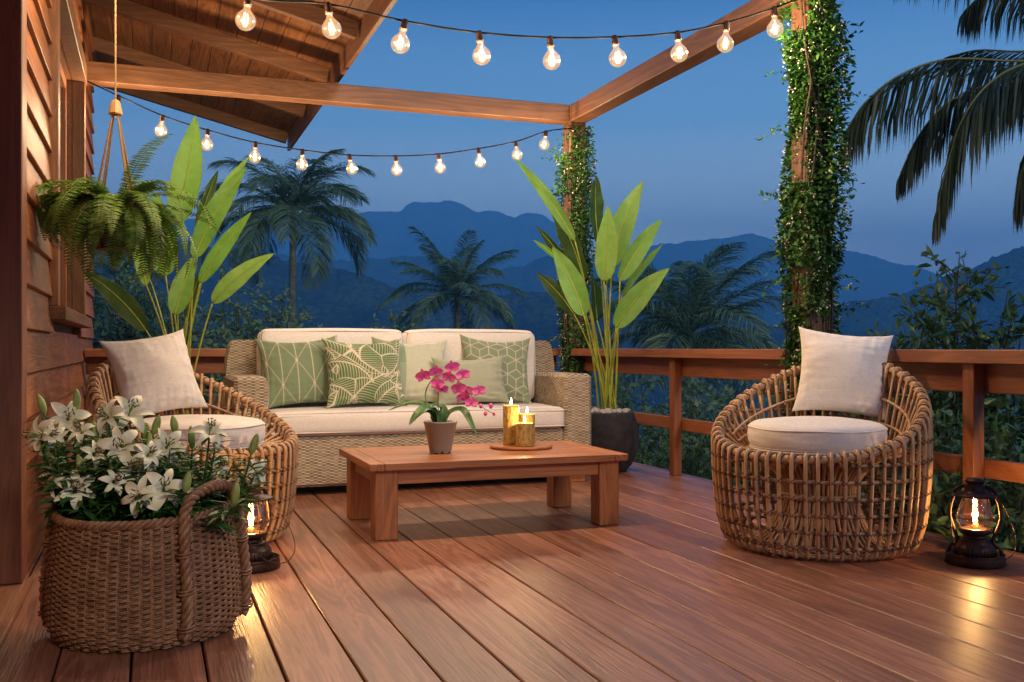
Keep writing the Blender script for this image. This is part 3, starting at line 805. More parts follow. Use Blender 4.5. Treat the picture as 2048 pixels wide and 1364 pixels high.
def pillow(label, base, yaw, lean, roll, w, h, T, pat=None, seed=0, group=None, mat=None, sag=0, n=None):
    """base: middle of the bottom edge; yaw = facing (0 = towards -y); lean back; roll in its own plane"""
    mb = pillow_mesh(w, h, T, pat, n or (170 if pat else 90), seed, sag=sag)
    V = np.vstack(mb.v); V[:, 2] += h/2
    R = Matrix.Rotation(yaw, 3, 'Z') @ Matrix.Rotation(-lean, 3, 'X') @ Matrix.Rotation(roll, 3, 'Y')
    mb.v = [V @ np.array(R).T]; 
    o = obj('throw_pillow', mb, mat or (PATT if pat else LINEN), None, smooth=True); o.location = base; weld(o, 1e-4)
    o['label'] = label; o['category'] = 'pillow'
    if group: o['group'] = group
    return o
SEATZ = .548
def sp(u, v, Y): p = aty(u, v, Y); return (p[0], p[1], SEATZ)
pillow('sage pillow with cream lattice lines and dots, leftmost on the sofa', sp(610, 800, 6.74), math.radians(4), math.radians(17), math.radians(-3), .57, .50, .17, pat_ogee, 1, 'sofa pillows', sag=.03)
pillow('pale green colour block pillow behind the leaf printed pillow on the sofa', sp(822, 800, 6.76), math.radians(-4), math.radians(16), math.radians(2), .55, .49, .16, pat_half, 2, 'sofa pillows', sag=.03)
pillow('green pillow printed with cream veined leaves, in front on the sofa', sp(735, 812, 6.56), math.radians(2), math.radians(20), math.radians(0), .56, .50, .18, pat_leaf, 3, 'sofa pillows', sag=.04)
pillow('sage pillow with cream cube lattice, rightmost on the sofa', sp(992, 800, 6.76), math.radians(-6), math.radians(16), math.radians(3), .54, .51, .16, pat_cube, 4, 'sofa pillows', sag=.04)
pillow('small plain sage lumbar pillow with fine woven diamonds behind the orchid', sp(948, 806, 6.58), math.radians(-3), math.radians(20), math.radians(-2), .54, .365, .15, pat_diamond, 5, 'sofa pillows', sag=.04)

# ================================================================== COFFEE TABLE
TX0, TX1, TY0, TY1, TZ = 1.0, 2.395, 4.745, 5.575, .383
tab = thing('coffee_table', ((TX0+TX1)/2, (TY0+TY1)/2, 0), 'low reddish wooden coffee table with square legs before the sofa', 'table')
mb = MB(); bw = .075
mb.box((TX0, TY0, TZ-.036), (TX0+bw, TY1, TZ), .003); top_ = obj('tabletop', mb, TABLEW[1], tab)
mb = MB(); mb.box((TX1-bw, TY0, TZ-.036), (TX1, TY1, TZ), .003); obj('end_board', mb, TABLEW[1], top_)
mb = MB(); ny = 6; w_ = (TY1-TY0)/ny
for k in range(ny): mb.box((TX0+bw+.002, TY0+k*w_+.0007, TZ-.036), (TX1-bw-.002, TY0+(k+1)*w_-.0007, TZ-.0008), .0015)
obj('top_planks', mb, TABLEW[0], top_)
for x in (TX0+.035, TX1-.035-.115):
    for y in (TY0+.04, TY1-.04-.115):
        mb = MB(); mb.box((x, y, .001), (x+.115, y+.115, TZ-.037), .004); obj('leg', mb, TABLEW[2], tab)
mb = MB(); mb.box((TX0+.151, TY0+.052, TZ-.11), (TX1-.151, TY0+.078, TZ-.037), .002); mb.box((TX0+.151, TY1-.078, TZ-.11), (TX1-.151, TY1-.052, TZ-.037), .002)
mb.box((TX0+.052, TY0+.156, TZ-.11), (TX0+.078, TY1-.156, TZ-.037), .002); mb.box((TX1-.078, TY0+.156, TZ-.11), (TX1-.052, TY1-.156, TZ-.037), .002)
obj('apron', mb, TABLEW[0], tab)
# candles on a round board
p = at(1042, 893, 5.60); bc = np.array([p[0], p[1], TZ])
brd = thing('wooden_board', bc, 'thin round wooden board holding three candles on the coffee table', 'serving board')
mb = MB(); mb.lathe([(.0005, 0), (.168, 0), (.176, .004), (.178, .012), (.174, .018), (.0005, .018)], 56, bc); obj('disc', mb, TABLEW[0], brd, smooth=False)
kc = NT('textured_candle'); v_ = kc.objc(); n1 = kc.noise(kc.mapv(v_, (260, 260, 60)), 1, 4, .7); n2 = kc.noise(kc.mapv(v_, (90, 90, 30)), 1, 3, .6, 1.0)
cc_ = kc.ramp(kc.math('MULTIPLY_ADD', n1, .5, kc.math('MULTIPLY', n2, .5)), [(.36, (.16, .085, .018)), (.5, (.50, .32, .075)), (.66, (.85, .66, .26))])
kc.surf(Base_Color=cc_, Roughness=.38, Metallic=.25, Normal=kc.bump(n1, .9, .004)); CANDLE = kc.m
WAX = plain('candle_wax', (.80, .55, .24), .5)
def flame_mesh():
    m = MB(); m.lathe([(.0003, 0), (.0040, .004), (.0062, .011), (.0055, .020), (.0030, .031), (.0003, .042)], 12); return m
for (u, d, h, r, lab) in ((1022, 5.60, .222, .0455, 'tallest gold flecked candle on the round board, at left'), (1054, 5.66, .168, .0455, 'middle height gold flecked candle behind the short one'), (1049, 5.50, .130, .050, 'shortest gold flecked candle at the front of the round board')):
    q = at(u, 800, d); c0 = np.array([q[0], q[1], TZ+.0185])
    cd = thing('pillar_candle', c0, lab, 'candle', 'lit candles on the coffee table')
    mb = MB(); nz_ = 26; n_ = 48; th = np.arange(n_)*2*PI/n_; zz = np.linspace(0, h, nz_)
    prof = [(.001, 0), (r*.97, 0)] + [(r, z) for z in zz[1:-1]] + [(r*.99, h), (r*.90, h-.001), (r*.80, h-.006), (.001, h-.009)]
    mb.lathe(prof, 56, c0)
    V_ = mb.v[0]; rad = np.hypot(V_[:, 0]-c0[0], V_[:, 1]-c0[1]); nn_ = np.array([mnoise.noise(Vector((p_[0]*110, p_[1]*110, p_[2]*40))) for p_ in V_])
    f_ = 1+.018*nn_*(rad > r*.93); V_[:, 0] = c0[0]+(V_[:, 0]-c0[0])*f_; V_[:, 1] = c0[1]+(V_[:, 1]-c0[1])*f_
    obj('wax', mb, CANDLE, cd, smooth=True)
    mb = MB(); mb.tube([c0+[0, 0, h-.009], c0+[.001, 0, h+.006]], .0012, 5); wk = obj('wick', mb, BLACKM, cd)
    mb = flame_mesh(); mb.v = [mb.v[0]+c0+[.001, 0, h+.001]]; obj('flame', mb, FLAME, cd, smooth=True)
    lamp(cd, (0, 0, h+.025), CANDLE_W, .008, (1, .60, .24))

# ================================================================== RATTAN CHAIRS
def Rprof(z): return float(np.interp(z, [0, .02, .05, .15, .35, .55, .75, .9], [.405, .432, .448, .476, .495, .498, .486, .466]))
def rimh(th): return .455 + .425*((1+math.cos(th))/2)**1.4
def rimr(h): return Rprof(h)-.022
def chair_meshes():
    N = 55; out = {}
    R = []
    for k in range(200):
        th = k*2*PI/200; h = rimh(th); r = rimr(h); R.append((r*math.sin(th), r*math.cos(th), h))
    m = MB(); m.tube(R, .0185, 10, closed=True); out['rim'] = m
    ribs = MB(); ped = MB(); ties = MB()
    rr = random.Random(4)
    def pol(r, th, z): return (r*math.sin(th), r*math.cos(th), z)
    for k in range(N):
        th = (k+.5)*2*PI/N + rr.uniform(-.006, .006); h = rimh(th); r = rimr(h)
        P = [pol(r-.026, th, h-.045), pol(r-.022, th, h-.010), pol(r-.010, th, h+.020), pol(r+.010, th, h+.021), pol(r+.026, th, h-.002)]
        z = h-.06
        while z > .08: P.append(pol(Rprof(z)+.004, th, z)); z -= .055
        P += [pol(Rprof(.05)+.002, th, .055), pol(.438, th, .026), pol(.412, th, .012), pol(.36, th, .0105), pol(.30, th, .0105)]
        # pedestal: in along the floor, up the hourglass, out to the seat, up the funnel to the rim
        ribs.tube(spline(P, 30), .0092, 7)
        Q = [pol(.33, th+.03, .0215), pol(.285, th+.03, .030), pol(.245, th+.03, .070), pol(.205, th+.02, .14), pol(.176, th, .225), pol(.180, th, .30), pol(.225, th, .375), pol(.30, th, .432)]
        n1 = pol(.36, th, .452)
        top = pol(r-.028, th, h-.03)
        if h > .56: Q += [n1, pol(.36+(r-.388)*.5, th, .452+(h-.482)*.47), top]
        else: Q += [n1, top]
        ped.tube(spline(Q, 26), .0078, 6)
        for e in range(2):      # lashing round the rim
            a = th + (-.5+e)*.028
            c = np.array(pol(r, a, rimh(a))); t = unit(np.array(pol(r, a+.02, rimh(a+.02)))-c); o1 = unit(np.array([math.sin(a), math.cos(a), 0])); o2 = np.cross(t, o1)
            ties.tube([c + .0222*(math.cos(q)*o1+math.sin(q)*o2) + t*(.012*math.sin(q)*(1 if e else -1)) for q in np.linspace(0, 2*PI, 9)[:-1]], .0026, 4, closed=True)
    out['outer_canes'] = ribs; out['pedestal'] = ped
    hoops = MB()
    for z0 in (.062, .135, .210, .285, .360, .435, .525, .62, .715):
        P = []; segs = []
        for k in range(181):
            th = k*2*PI/180 + PI; ok = rimh(th) > z0+.035
            if ok: P.append(pol(Rprof(z0)-.012, th, z0))
            if (not ok or k == 180) and P: segs.append(P); P = []
        for s_ in segs:
            if len(s_) > 3: hoops.tube(s_, .0078, 6)
        for k in range(N):
            th = (k+.5)*2*PI/N
            if rimh(th) < z0+.04: continue
            c = np.array(pol(Rprof(z0)-.003, th, z0)); o1 = np.array([math.sin(th), math.cos(th), 0]); o2 = np.array([math.cos(th), -math.sin(th), 0])
            for sgn in (1, -1):
                ties.tube([c + .0170*math.cos(q)*o1 + .0125*math.sin(q)*(o2+sgn*np.array([0, 0, .9])) for q in np.linspace(0, 2*PI, 8)[:-1]], .0022, 4, closed=True)
    for (rr_, zz_) in ((.184, .235), (.186, .252), (.335, .455), (.375, .45), (.40, .012), (.35, .012), (.30, .018)):
        hoops.tube([pol(rr_, k*2*PI/72, zz_) for k in range(72)], .0078, 6, closed=True)
    for f_ in (.35, .7):
        P = []
        for k in range(181):
            th = k*2*PI/180+PI; h = rimh(th)
            if h > .56: P.append(pol(.352+(rimr(h)-.388)*f_, th, .456+(h-.482)*f_*.95))
        hoops.tube(P, .0070, 6)
    out['hoops'] = hoops; out['lashings'] = ties
    st = MB()
    for k in range(9):   # seat grid
        x = -.30+k*.075; l = math.sqrt(max(0, .335**2-x*x)); st.tube([(x, -l, .452), (x, l, .452)], .008, 6); st.tube([(-l, x, .444), (l, x, .444)], .008, 6)
    out['seat_grid'] = st
    return out
def seat_pad():
    m = MB(); R0, h = .318, .118; n = 72
    pr = [(.001, 0), (R0*.9, 0), (R0*.97, .004), (R0, .02), (R0+.004, .05), (R0+.002, h-.035), (R0-.008, h-.016), (R0-.035, h-.003), (R0-.09, h+.006), (R0*.5, h+.014), (.001, h+.018)]
    pr = spline([(a, 0, b) for a, b in pr], 44)[:, [0, 2]]
    m.lathe([(max(a, .0008), b) for a, b in pr], n)
    V = m.v[0]; r = np.hypot(V[:, 0], V[:, 1])
    W_ = np.array([mnoise.noise(Vector((math.atan2(p[1], p[0])*3.0, p[2]*46, 2.2))) for p in V]); W2 = np.array([mnoise.noise(Vector(p*5)) for p in V])
    f = 1 + (.010*W_*(r > R0*.93) + .006*W2); V[:, 0] *= f; V[:, 1] *= f; V[:, 2] += .004*W2*(V[:, 2] > .08)
    s = MB(); s.tube([((R0+.001)*math.sin(a), (R0+.001)*math.cos(a), h-.027+.002*math.sin(5*a)) for a in np.linspace(0, 2*PI, 80)[:-1]], .0038, 6, closed=True)
    b = MB(); b.lathe([(.001, -.016), (R0*.95, -.016), (R0*.985, -.010), (R0*.97, -.001), (.001, -.001)], 60)
    return m, s, b
cm = chair_meshes(); pad, seam_, board_ = seat_pad()
def chair(loc, rz):
    c = thing('rattan_chair', loc, 'x', 'chair', 'round rattan basket chairs', rz)
    for k_, m_ in cm.items(): obj(k_, m_, TIE if k_ == 'lashings' else RATTAN, c, smooth=True, world=False)
    s_ = obj('seat_cushion', pad, LINEN, c, smooth=True, world=False); s_.location = (0, -.03, .477)
    obj('seam', seam_, LINEN2, s_, smooth=True, world=False); obj('base_board', board_, WHITE, s_, world=False)
    return c
CR = np.array([3.035, 3.985, 0]); CL = np.array([.205, 5.17, 0])
ch1 = chair(tuple(CR), -math.radians(57)); ch1['label'] = 'round rattan basket chair at right, in front of the vine covered post'
ch2 = copy_tree(ch1); ch2.location = tuple(CL); ch2.rotation_euler = (0, 0, math.radians(42)); ch2['label'] = 'round rattan basket chair at left, partly hidden behind the basket of lilies'
pillow('square cream pillow standing on the right rattan chair', tuple(at(1680, 832, 5.0)*[1, 1, 0]+[0, 0, .600]), -math.radians(30), math.radians(17), math.radians(6), .475, .46, .19, None, 8, 'cream pillows on the rattan chairs')
pillow('square cream pillow leaning in the left rattan chair', tuple(at(335, 815, 5.06)*[1, 1, 0]+[0, 0, .600]), math.radians(22), math.radians(20), math.radians(-9), .46, .45, .19, None, 12, 'cream pillows on the rattan chairs')

# ================================================================== LANTERNS
def lantern(loc, rz, label):
    t = thing('hurricane_lantern', loc, label, 'lantern', 'rusty oil lanterns on the deck', rz)
    o = lambda nm, m, mt, p=t, s=True: obj(nm, m, mt, p, smooth=s, world=False)
    m = MB(); m.lathe([(.001, .0), (.121, .0), (.125, .004), (.122, .030), (.119, .042), (.121, .047), (.117, .047), (.113, .036), (.09, .032), (.001, .032)], 48); o('base_tray', m, RUST)
    m = MB(); pr = [(.001, .033), (.080, .033), (.084, .040)]; m.lathe(pr+[(.084, .075), (.078, .082), (.066, .095), (.062, .105), (.066, .109), (.058, .113), (.046, .118), (.046, .128), (.062, .134), (.068, .146), (.066, .154), (.060, .156), (.001, .150)], 48); tk = o('fuel_tank', m, RUST)
    m = MB()
    for k in range(36): a = k*PI/18; m.tube([(.0845*math.cos(a), .0845*math.sin(a), .042), (.0845*math.cos(a), .0845*math.sin(a), .074)], .0028, 5)
    o('ribbing', m, RUST, tk)
    m = MB(); m.lathe([(.0005, .178), (.008, .177), (.015, .170), (.019, .158), (.021, .150)], 24); o('burner', m, plain('brass_burner', (.55, .33, .12), .35, .8))
    m = MB(); m.lathe(spline([(.052, 0, .155), (.064, 0, .168), (.072, 0, .195), (.071, 0, .225), (.062, 0, .258), (.050, 0, .288), (.047, 0, .296)], 24)[:, [0, 2]], 40); gl = o('glass_globe', m, GLASS)
    m = MB(); m.lathe([(.0005, .375), (.030, .374), (.038, .368), (.044, .362), (.036, .358), (.034, .350), (.041, .346), (.043, .338), (.043, .322), (.050, .316), (.060, .312), (.088, .306), (.095, .300), (.094, .296), (.070, .298), (.048, .296), (.001, .298)], 44); cp = o('cap', m, RUST)
    m = MB()
    for k in range(14): a = k*2*PI/14; m.lathe([(.0002, .0045), (.0035, .002), (.0035, -.002), (.0002, -.0045)], 6, (.0345*math.cos(a), .0345*math.sin(a), .3545))
    o('vent_holes', m, BLACKM, cp)
    for s_ in (-1, 1):
        m = MB(); m.tube(spline([(s_*.108, 0, .044), (s_*.100, 0, .070), (s_*.072, 0, .100), (s_*.086, 0, .150), (s_*.101, 0, .200), (s_*.098, 0, .250), (s_*.086, 0, .292), (s_*.080, 0, .318), (s_*.060, 0, .335), (s_*.040, 0, .338)], 40), .0078, 8); o('side_tube', m, RUST)
    m = MB()
    for z, r in ((.205, .079), (.200, .079)):
        m.tube([(r*math.cos(a), r*math.sin(a), z) for a in np.linspace(0, 2*PI, 40)[:-1]], .0016, 5, closed=True); 
    for k in range(6): a = k*PI/3+.4; m.tube(spline([(.060*math.cos(a), .060*math.sin(a), .157), (.079*math.cos(a), .079*math.sin(a), .203), (.058*math.cos(a), .058*math.sin(a), .28), (.052*math.cos(a), .052*math.sin(a), .297)], 14), .0014, 5)
    o('wire_guard', m, RUST)
    m = MB(); pts = [(.098, 0, .285), (.125, -.02, .24), (.160, -.07, .15), (.150, -.11, .075), (.075, -.150, .035), (-.01, -.150, .042), (-.07, -.12, .09), (-.098, -.03, .21), (-.098, 0, .285)]
    m.tube(spline(pts, 60), .0022, 6); o('handle', m, RUST)
    m = MB(); f = flame_mesh(); m.add(f.v[0]*[1.6, 1.6, .72]+[0, 0, .178], f.q[0]); o('flame', m, FLAME)
    lamp(t, (0, 0, .196), LANTERN_W, .012, (1, .58, .22))
    return t
lp = at(1950, 1127, .95*FPX/(1127-695)); lantern((lp[0], lp[1], .001), math.radians(-48), 'rusty lit oil lantern at right beside the railing post')
lp = at(502, 1136, .95*FPX/(1136-695)); lantern((lp[0], lp[1], .001), math.radians(35), 'rusty lit oil lantern at left between the lily basket and the rattan chair')
# ================================================================== BIG LEAF PLANTS
VIEW = np.array([0, 0, CH+.3])
def blade(base, tip, w, face, bendv, curl=.0, wavy=.026, seed=0, n=26, m=9):
    """blade of a banana-like leaf: base, tip, full width, facing, bend vector of the midrib"""
    base, tip = np.array(base), np.array(tip); mid = (base+tip)/2 + bendv
    P = bez(base, mid, tip, n); T = np.gradient(P, axis=0); T /= np.linalg.norm(T, axis=1)[:, None]
    face = unit(face)
    Sd = np.cross(T, face); Sd /= np.linalg.norm(Sd, axis=1)[:, None]; Nn = np.cross(Sd, T)
    t = np.linspace(0, 1, n); wt = w/2*np.clip(np.sin(PI*np.clip(t, 0, 1)**.80), 0, 1)**.55*(1-.12*t); wt = wt*(1-.45*t**5); wt[-1] = .0006; wt[0] = max(wt[0], .004)
    s = np.linspace(-1, 1, m); V = np.empty((n, m, 3)); uv = np.empty((n, m, 2))
    for i in range(n):
        for j, a in enumerate(s):
            z = .22*abs(a)*wt[i] + wavy*a*a*mnoise.noise(Vector((t[i]*5, a*.8, seed)))*min(1, wt[i]/.02)
            ww = wt[i]*(1+.05*mnoise.noise(Vector((t[i]*6, 3*np.sign(a), seed+9))))
            V[i, j] = P[i] + Sd[i]*a*ww + Nn[i]*z; uv[i, j] = ((a+1)/2, t[i])
    mb = MB(); mb.grid(V, uv=uv.reshape(-1, 2)+1e-4)
    rib = MB(); rib.tube(P[:-2] - Nn[:-2]*.0015 + Nn[:-2]*.004, np.linspace(.0055, .0012, n-2), 5)
    edge = None
    return mb, rib, P
def plant(t, d0, root, leaves):
    base0 = world_loc(t); root = np.array(root)
    for i, (bu, bv, tu, tv, wpx, dd, bend, tw, shaded) in enumerate(leaves):
        rr = random.Random(i*7+int(bu))
        d = d0+dd; B = at(bu, bv, d); Tp = at(tu, tv, d+rr.uniform(-.12, .08))
        face = unit(VIEW-B) + RT*tw + np.array([0, 0, .25])
        ax = unit(Tp-B); side = np.cross(ax, unit(VIEW-B))
        mb, rib, P = blade(B, Tp, wpx/FPX*d*1.0, face, side*bend*np.linalg.norm(Tp-B), seed=i*2.3)
        lf = obj('leaf', mb, BIGLEAF_SHADE if shaded else BIGLEAF, t, smooth=True)
        obj('midrib', rib, STALK, lf, smooth=True)
        r0 = root + np.array([rr.uniform(-.07, .07), rr.uniform(-.06, .06), 0])
        k = (B+r0)/2; k[0] = r0[0]*.75+B[0]*.25; k[1] = r0[1]*.75+B[1]*.25
        k = bez(r0, (r0+B)/2 + np.array([(r0[0]-B[0])*.12, 0, (B[2]-r0[2])*.10]) - np.array([0, 0, 0]), B, 18)
        sb = MB(); sb.tube(k, np.linspace(.0095, .0048, 18), 7); obj('stalk', sb, STALK, t, smooth=True)
def stone_pot(t, c, rt, rb, h, mat):
    m = MB(); pr = [(.001, 0), (rb, 0), (rb*1.08, .02)] + [(rb+(rt-rb)*s**.5*1.0 + .058*math.sin(PI*s), h*s) for s in (.12, .25, .4, .55, .7, .85, .97)] + [(rt, h), (rt-.02, h), (rt-.03, h-.04), (.001, h-.05)]
    m.lathe(pr, 56, c); obj('pot', m, mat, t, smooth=True)
    rr = random.Random(5)
    m = MB()
    for k in range(90):
        a = rr.uniform(0, 2*PI); q = math.sqrt(rr.random())*(rt-.045); s = rr.uniform(.018, .034)
        mm_ = MB(); th = np.linspace(0, PI, 8); mm_.lathe([(max(.0004, math.sin(x)*s), math.cos(x)*s*.6) for x in th], 12)
        V = mm_.v[0]*[1, rr.uniform(.7, 1.2), 1]; V = V + np.array([c[0]+q*math.cos(a), c[1]+q*math.sin(a), h-.016+rr.uniform(0, .028)+c[2]])
        m.add(V, mm_.q[0])
    o = obj('pebbles', m, PEBBLE, t, smooth=True); o['kind'] = 'stuff'
rc = at(1212, 930, 7.62); rc = np.array([rc[0]+.02, rc[1], 0])
rp = thing('potted_banana_plant', rc, 'tall broad leaved plant in a dark stone pot at the right end of the sofa', 'potted plant', 'tall broad leaved plants')
stone_pot(rp, np.array([rc[0], rc[1], .001]), .195, .14, .455, STONEPOT)
# base px, tip px, width px, depth offset, bend, twist, shaded
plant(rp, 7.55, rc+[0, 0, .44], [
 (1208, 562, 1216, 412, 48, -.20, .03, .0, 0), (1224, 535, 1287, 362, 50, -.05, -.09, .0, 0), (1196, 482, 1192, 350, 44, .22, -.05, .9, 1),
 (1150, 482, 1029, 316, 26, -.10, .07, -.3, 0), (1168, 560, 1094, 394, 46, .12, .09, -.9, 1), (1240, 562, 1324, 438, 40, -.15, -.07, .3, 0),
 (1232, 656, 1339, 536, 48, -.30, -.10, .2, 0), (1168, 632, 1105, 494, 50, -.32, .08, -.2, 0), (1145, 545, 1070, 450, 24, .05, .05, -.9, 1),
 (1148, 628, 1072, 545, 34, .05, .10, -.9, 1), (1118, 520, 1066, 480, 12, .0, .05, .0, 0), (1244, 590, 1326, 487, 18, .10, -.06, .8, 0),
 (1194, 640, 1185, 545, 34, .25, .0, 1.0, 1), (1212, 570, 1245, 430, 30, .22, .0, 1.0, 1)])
lc = at(372, 930, 6.95); lc = np.array([lc[0], lc[1], 0])
lpn = thing('potted_banana_plant', lc, 'tall broad leaved plant beside the house wall, behind the left rattan chair', 'potted plant', 'tall broad leaved plants')
stone_pot(lpn, np.array([lc[0], lc[1], .001]), .205, .15, .40, STONEPOT)
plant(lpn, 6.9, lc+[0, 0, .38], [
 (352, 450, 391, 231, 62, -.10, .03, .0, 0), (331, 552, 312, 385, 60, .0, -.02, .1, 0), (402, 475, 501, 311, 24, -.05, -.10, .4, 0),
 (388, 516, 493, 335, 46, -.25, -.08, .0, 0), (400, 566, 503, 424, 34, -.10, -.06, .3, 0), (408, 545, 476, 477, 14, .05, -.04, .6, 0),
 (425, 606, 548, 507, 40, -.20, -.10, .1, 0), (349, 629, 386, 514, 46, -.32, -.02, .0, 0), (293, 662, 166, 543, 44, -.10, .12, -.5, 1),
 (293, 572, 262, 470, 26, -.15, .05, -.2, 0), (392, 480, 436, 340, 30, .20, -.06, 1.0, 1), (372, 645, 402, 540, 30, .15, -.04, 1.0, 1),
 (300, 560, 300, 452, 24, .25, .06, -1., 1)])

# ================================================================== HANGING FERN
fc = at(231, 440, 4.75); FZ0 = at(231, 495, 4.75)[2]; FZ1 = at(231, 404, 4.75)[2]
fern = thing('hanging_fern', (fc[0], fc[1], FZ0), 'lush fern in a brown pot hanging from the eave by the house wall', 'hanging plant')
c0 = np.array([fc[0], fc[1], FZ0]); h = FZ1-FZ0
m = MB(); m.lathe([(.001, 0), (.078, 0), (.084, .012), (.100, h*.55), (.108, h-.03), (.114, h-.028), (.114, h), (.104, h), (.100, h-.03), (.001, h-.03)], 48, c0); obj('pot', m, CLAY, fern, smooth=True)
m = MB(); m.lathe([(.001, -.012), (.088, -.012), (.092, -.004), (.001, -.004)], 40, c0); obj('pot_base', m, CLAY, fern)
zb = at(233, 215, 4.75)[2]
m = MB(); m.lathe([(.001, -.035), (.030, -.035), (.033, -.028), (.020, .03), (.012, .036), (.001, .036)], 8, np.array([fc[0], fc[1], zb])); obj('rope_block', m, plain('rope_block_wood', (.42, .25, .12), .5), fern)
ROPE = plain('jute_rope', (.24, .16, .08), .8, noise=.3, nscale=120)
m = MB()
for k in range(4):
    a = k*PI/2+.6
    for e in (0, 1):
        a2 = a+e*.12; m.tube([c0*[1, 1, 0]+[.012*math.cos(a), .012*math.sin(a), zb-.02], c0*[1, 1, 0]+[.110*math.cos(a2), .110*math.sin(a2), FZ1-.01], c0*[1, 1, 0]+[.087*math.cos(a2), .087*math.sin(a2), FZ0-.01]], .0042, 6)
m.tube([np.array([fc[0], fc[1], zb+.03]), np.array([fc[0], fc[1], soffit(fc[0])+.128])], .0042, 8); obj('rope', m, ROPE, fern)
rr = random.Random(21)
for k in range(84):
    az = rr.uniform(0, 2*PI); dirh = np.array([math.cos(az), math.sin(az), 0])
    L = rr.uniform(.40, .60); el = rr.uniform(-.2, .95); droop = rr.uniform(.35, 1.15)
    if dirh[0] < -.5 and abs(dirh[1]) < .6: L *= .8; el = max(el, .5)
    p0 = c0 + [0, 0, h-.01] + dirh*.05
    n = 34; P = [p0]; e = el
    for i in range(n):
        e -= droop*2.0/n*(1+.9*i/n); dr = dirh*math.cos(e)+UP*math.sin(e)
        if i > 4: az2 = az + .3*math.sin(k); 
        P.append(P[-1] + dr*L/n)
    P = np.array(P)
    P[:, 0] = np.maximum(P[:, 0], WX+.03)
    T = np.gradient(P, axis=0); T /= np.linalg.norm(T, axis=1)[:, None]
    sd = np.cross(T, UP); sd /= np.linalg.norm(sd, axis=1)[:, None]+1e-9; nn_ = np.cross(sd, T)
    m = MB(); V = []; Q = []
    ns = 38
    for i in range(ns):
        f = i/ns; q = 2 + f*(len(P)-3.01); a = int(q); fr_ = q-a; c = P[a]*(1-fr_)+P[a+1]*fr_
        l = .052*math.sin(PI*min(1, (f*.93+.07))**.75)**.8 + .003
        for sg in (-1, 1):
            tip = c + sd[a]*sg*l + T[a]*l*.25 - nn_[a]*l*rr.uniform(.0, .35); w = T[a]*.0048*(.6+.6*l/.05)
            b0 = len(V); mid = (c+tip)/2+nn_[a]*.002
            V += [c-w*.6, c+w*.6, mid+w, tip, mid-w]; Q += [(b0, b0+1, b0+2, b0+4)]; Q += [(b0+4, b0+2, b0+3, b0+3)]
    q4 = [q for q in Q if q[2] != q[3]]; t3 = [q[:3] for q in Q if q[2] == q[3]]
    m.add(V, q4, t3); m.tube(P, np.linspace(.0022, .0008, len(P)), 4)
    obj('frond', m, FERN, fern)

# ================================================================== LEAF CLOUD HELPER
def leaves_mesh(C, Dn, Nn, size, asp=.5, fold=.18, curl=.0, jit=.3, rs=None):
    """one folded 6-vertex leaf per row: base point C, growing direction Dn, normal Nn"""
    C = np.asarray(C); n = len(C); Dn = Dn/np.linalg.norm(Dn, axis=1)[:, None]
    Sd = np.cross(Dn, Nn); Sd /= np.linalg.norm(Sd, axis=1)[:, None]+1e-9; Nn = np.cross(Sd, Dn)
    sz = np.asarray(size).reshape(-1, 1)*np.ones((n, 1))
    a = sz*asp/2
    b0 = C; r1 = C+Dn*sz*.32+Sd*a+Nn*a*fold*2; l1 = C+Dn*sz*.32-Sd*a+Nn*a*fold*2
    c1 = C+Dn*sz*.36; r2 = C+Dn*sz*.70+Sd*a*.72+Nn*(a*fold*1.6-sz*curl*.5); l2 = C+Dn*sz*.70-Sd*a*.72+Nn*(a*fold*1.6-sz*curl*.5)
    c2 = C+Dn*sz*.72-Nn*sz*curl*.5; tp = C+Dn*sz-Nn*sz*curl
    V = np.stack([b0, r1, l1, c1, r2, l2, c2, tp], 1).reshape(-1, 3); k = np.arange(n)[:, None]*8
    Q = np.concatenate([k+[1, 4, 6, 3], k+[3, 6, 5, 2]]); T = np.concatenate([k+[0, 1, 3], k+[0, 3, 2], k+[4, 7, 6], k+[6, 7, 5]])
    return V, Q, T
def rand_unit(n, r_=rng):
    v = r_.normal(size=(n, 3)); return v/np.linalg.norm(v, axis=1)[:, None]

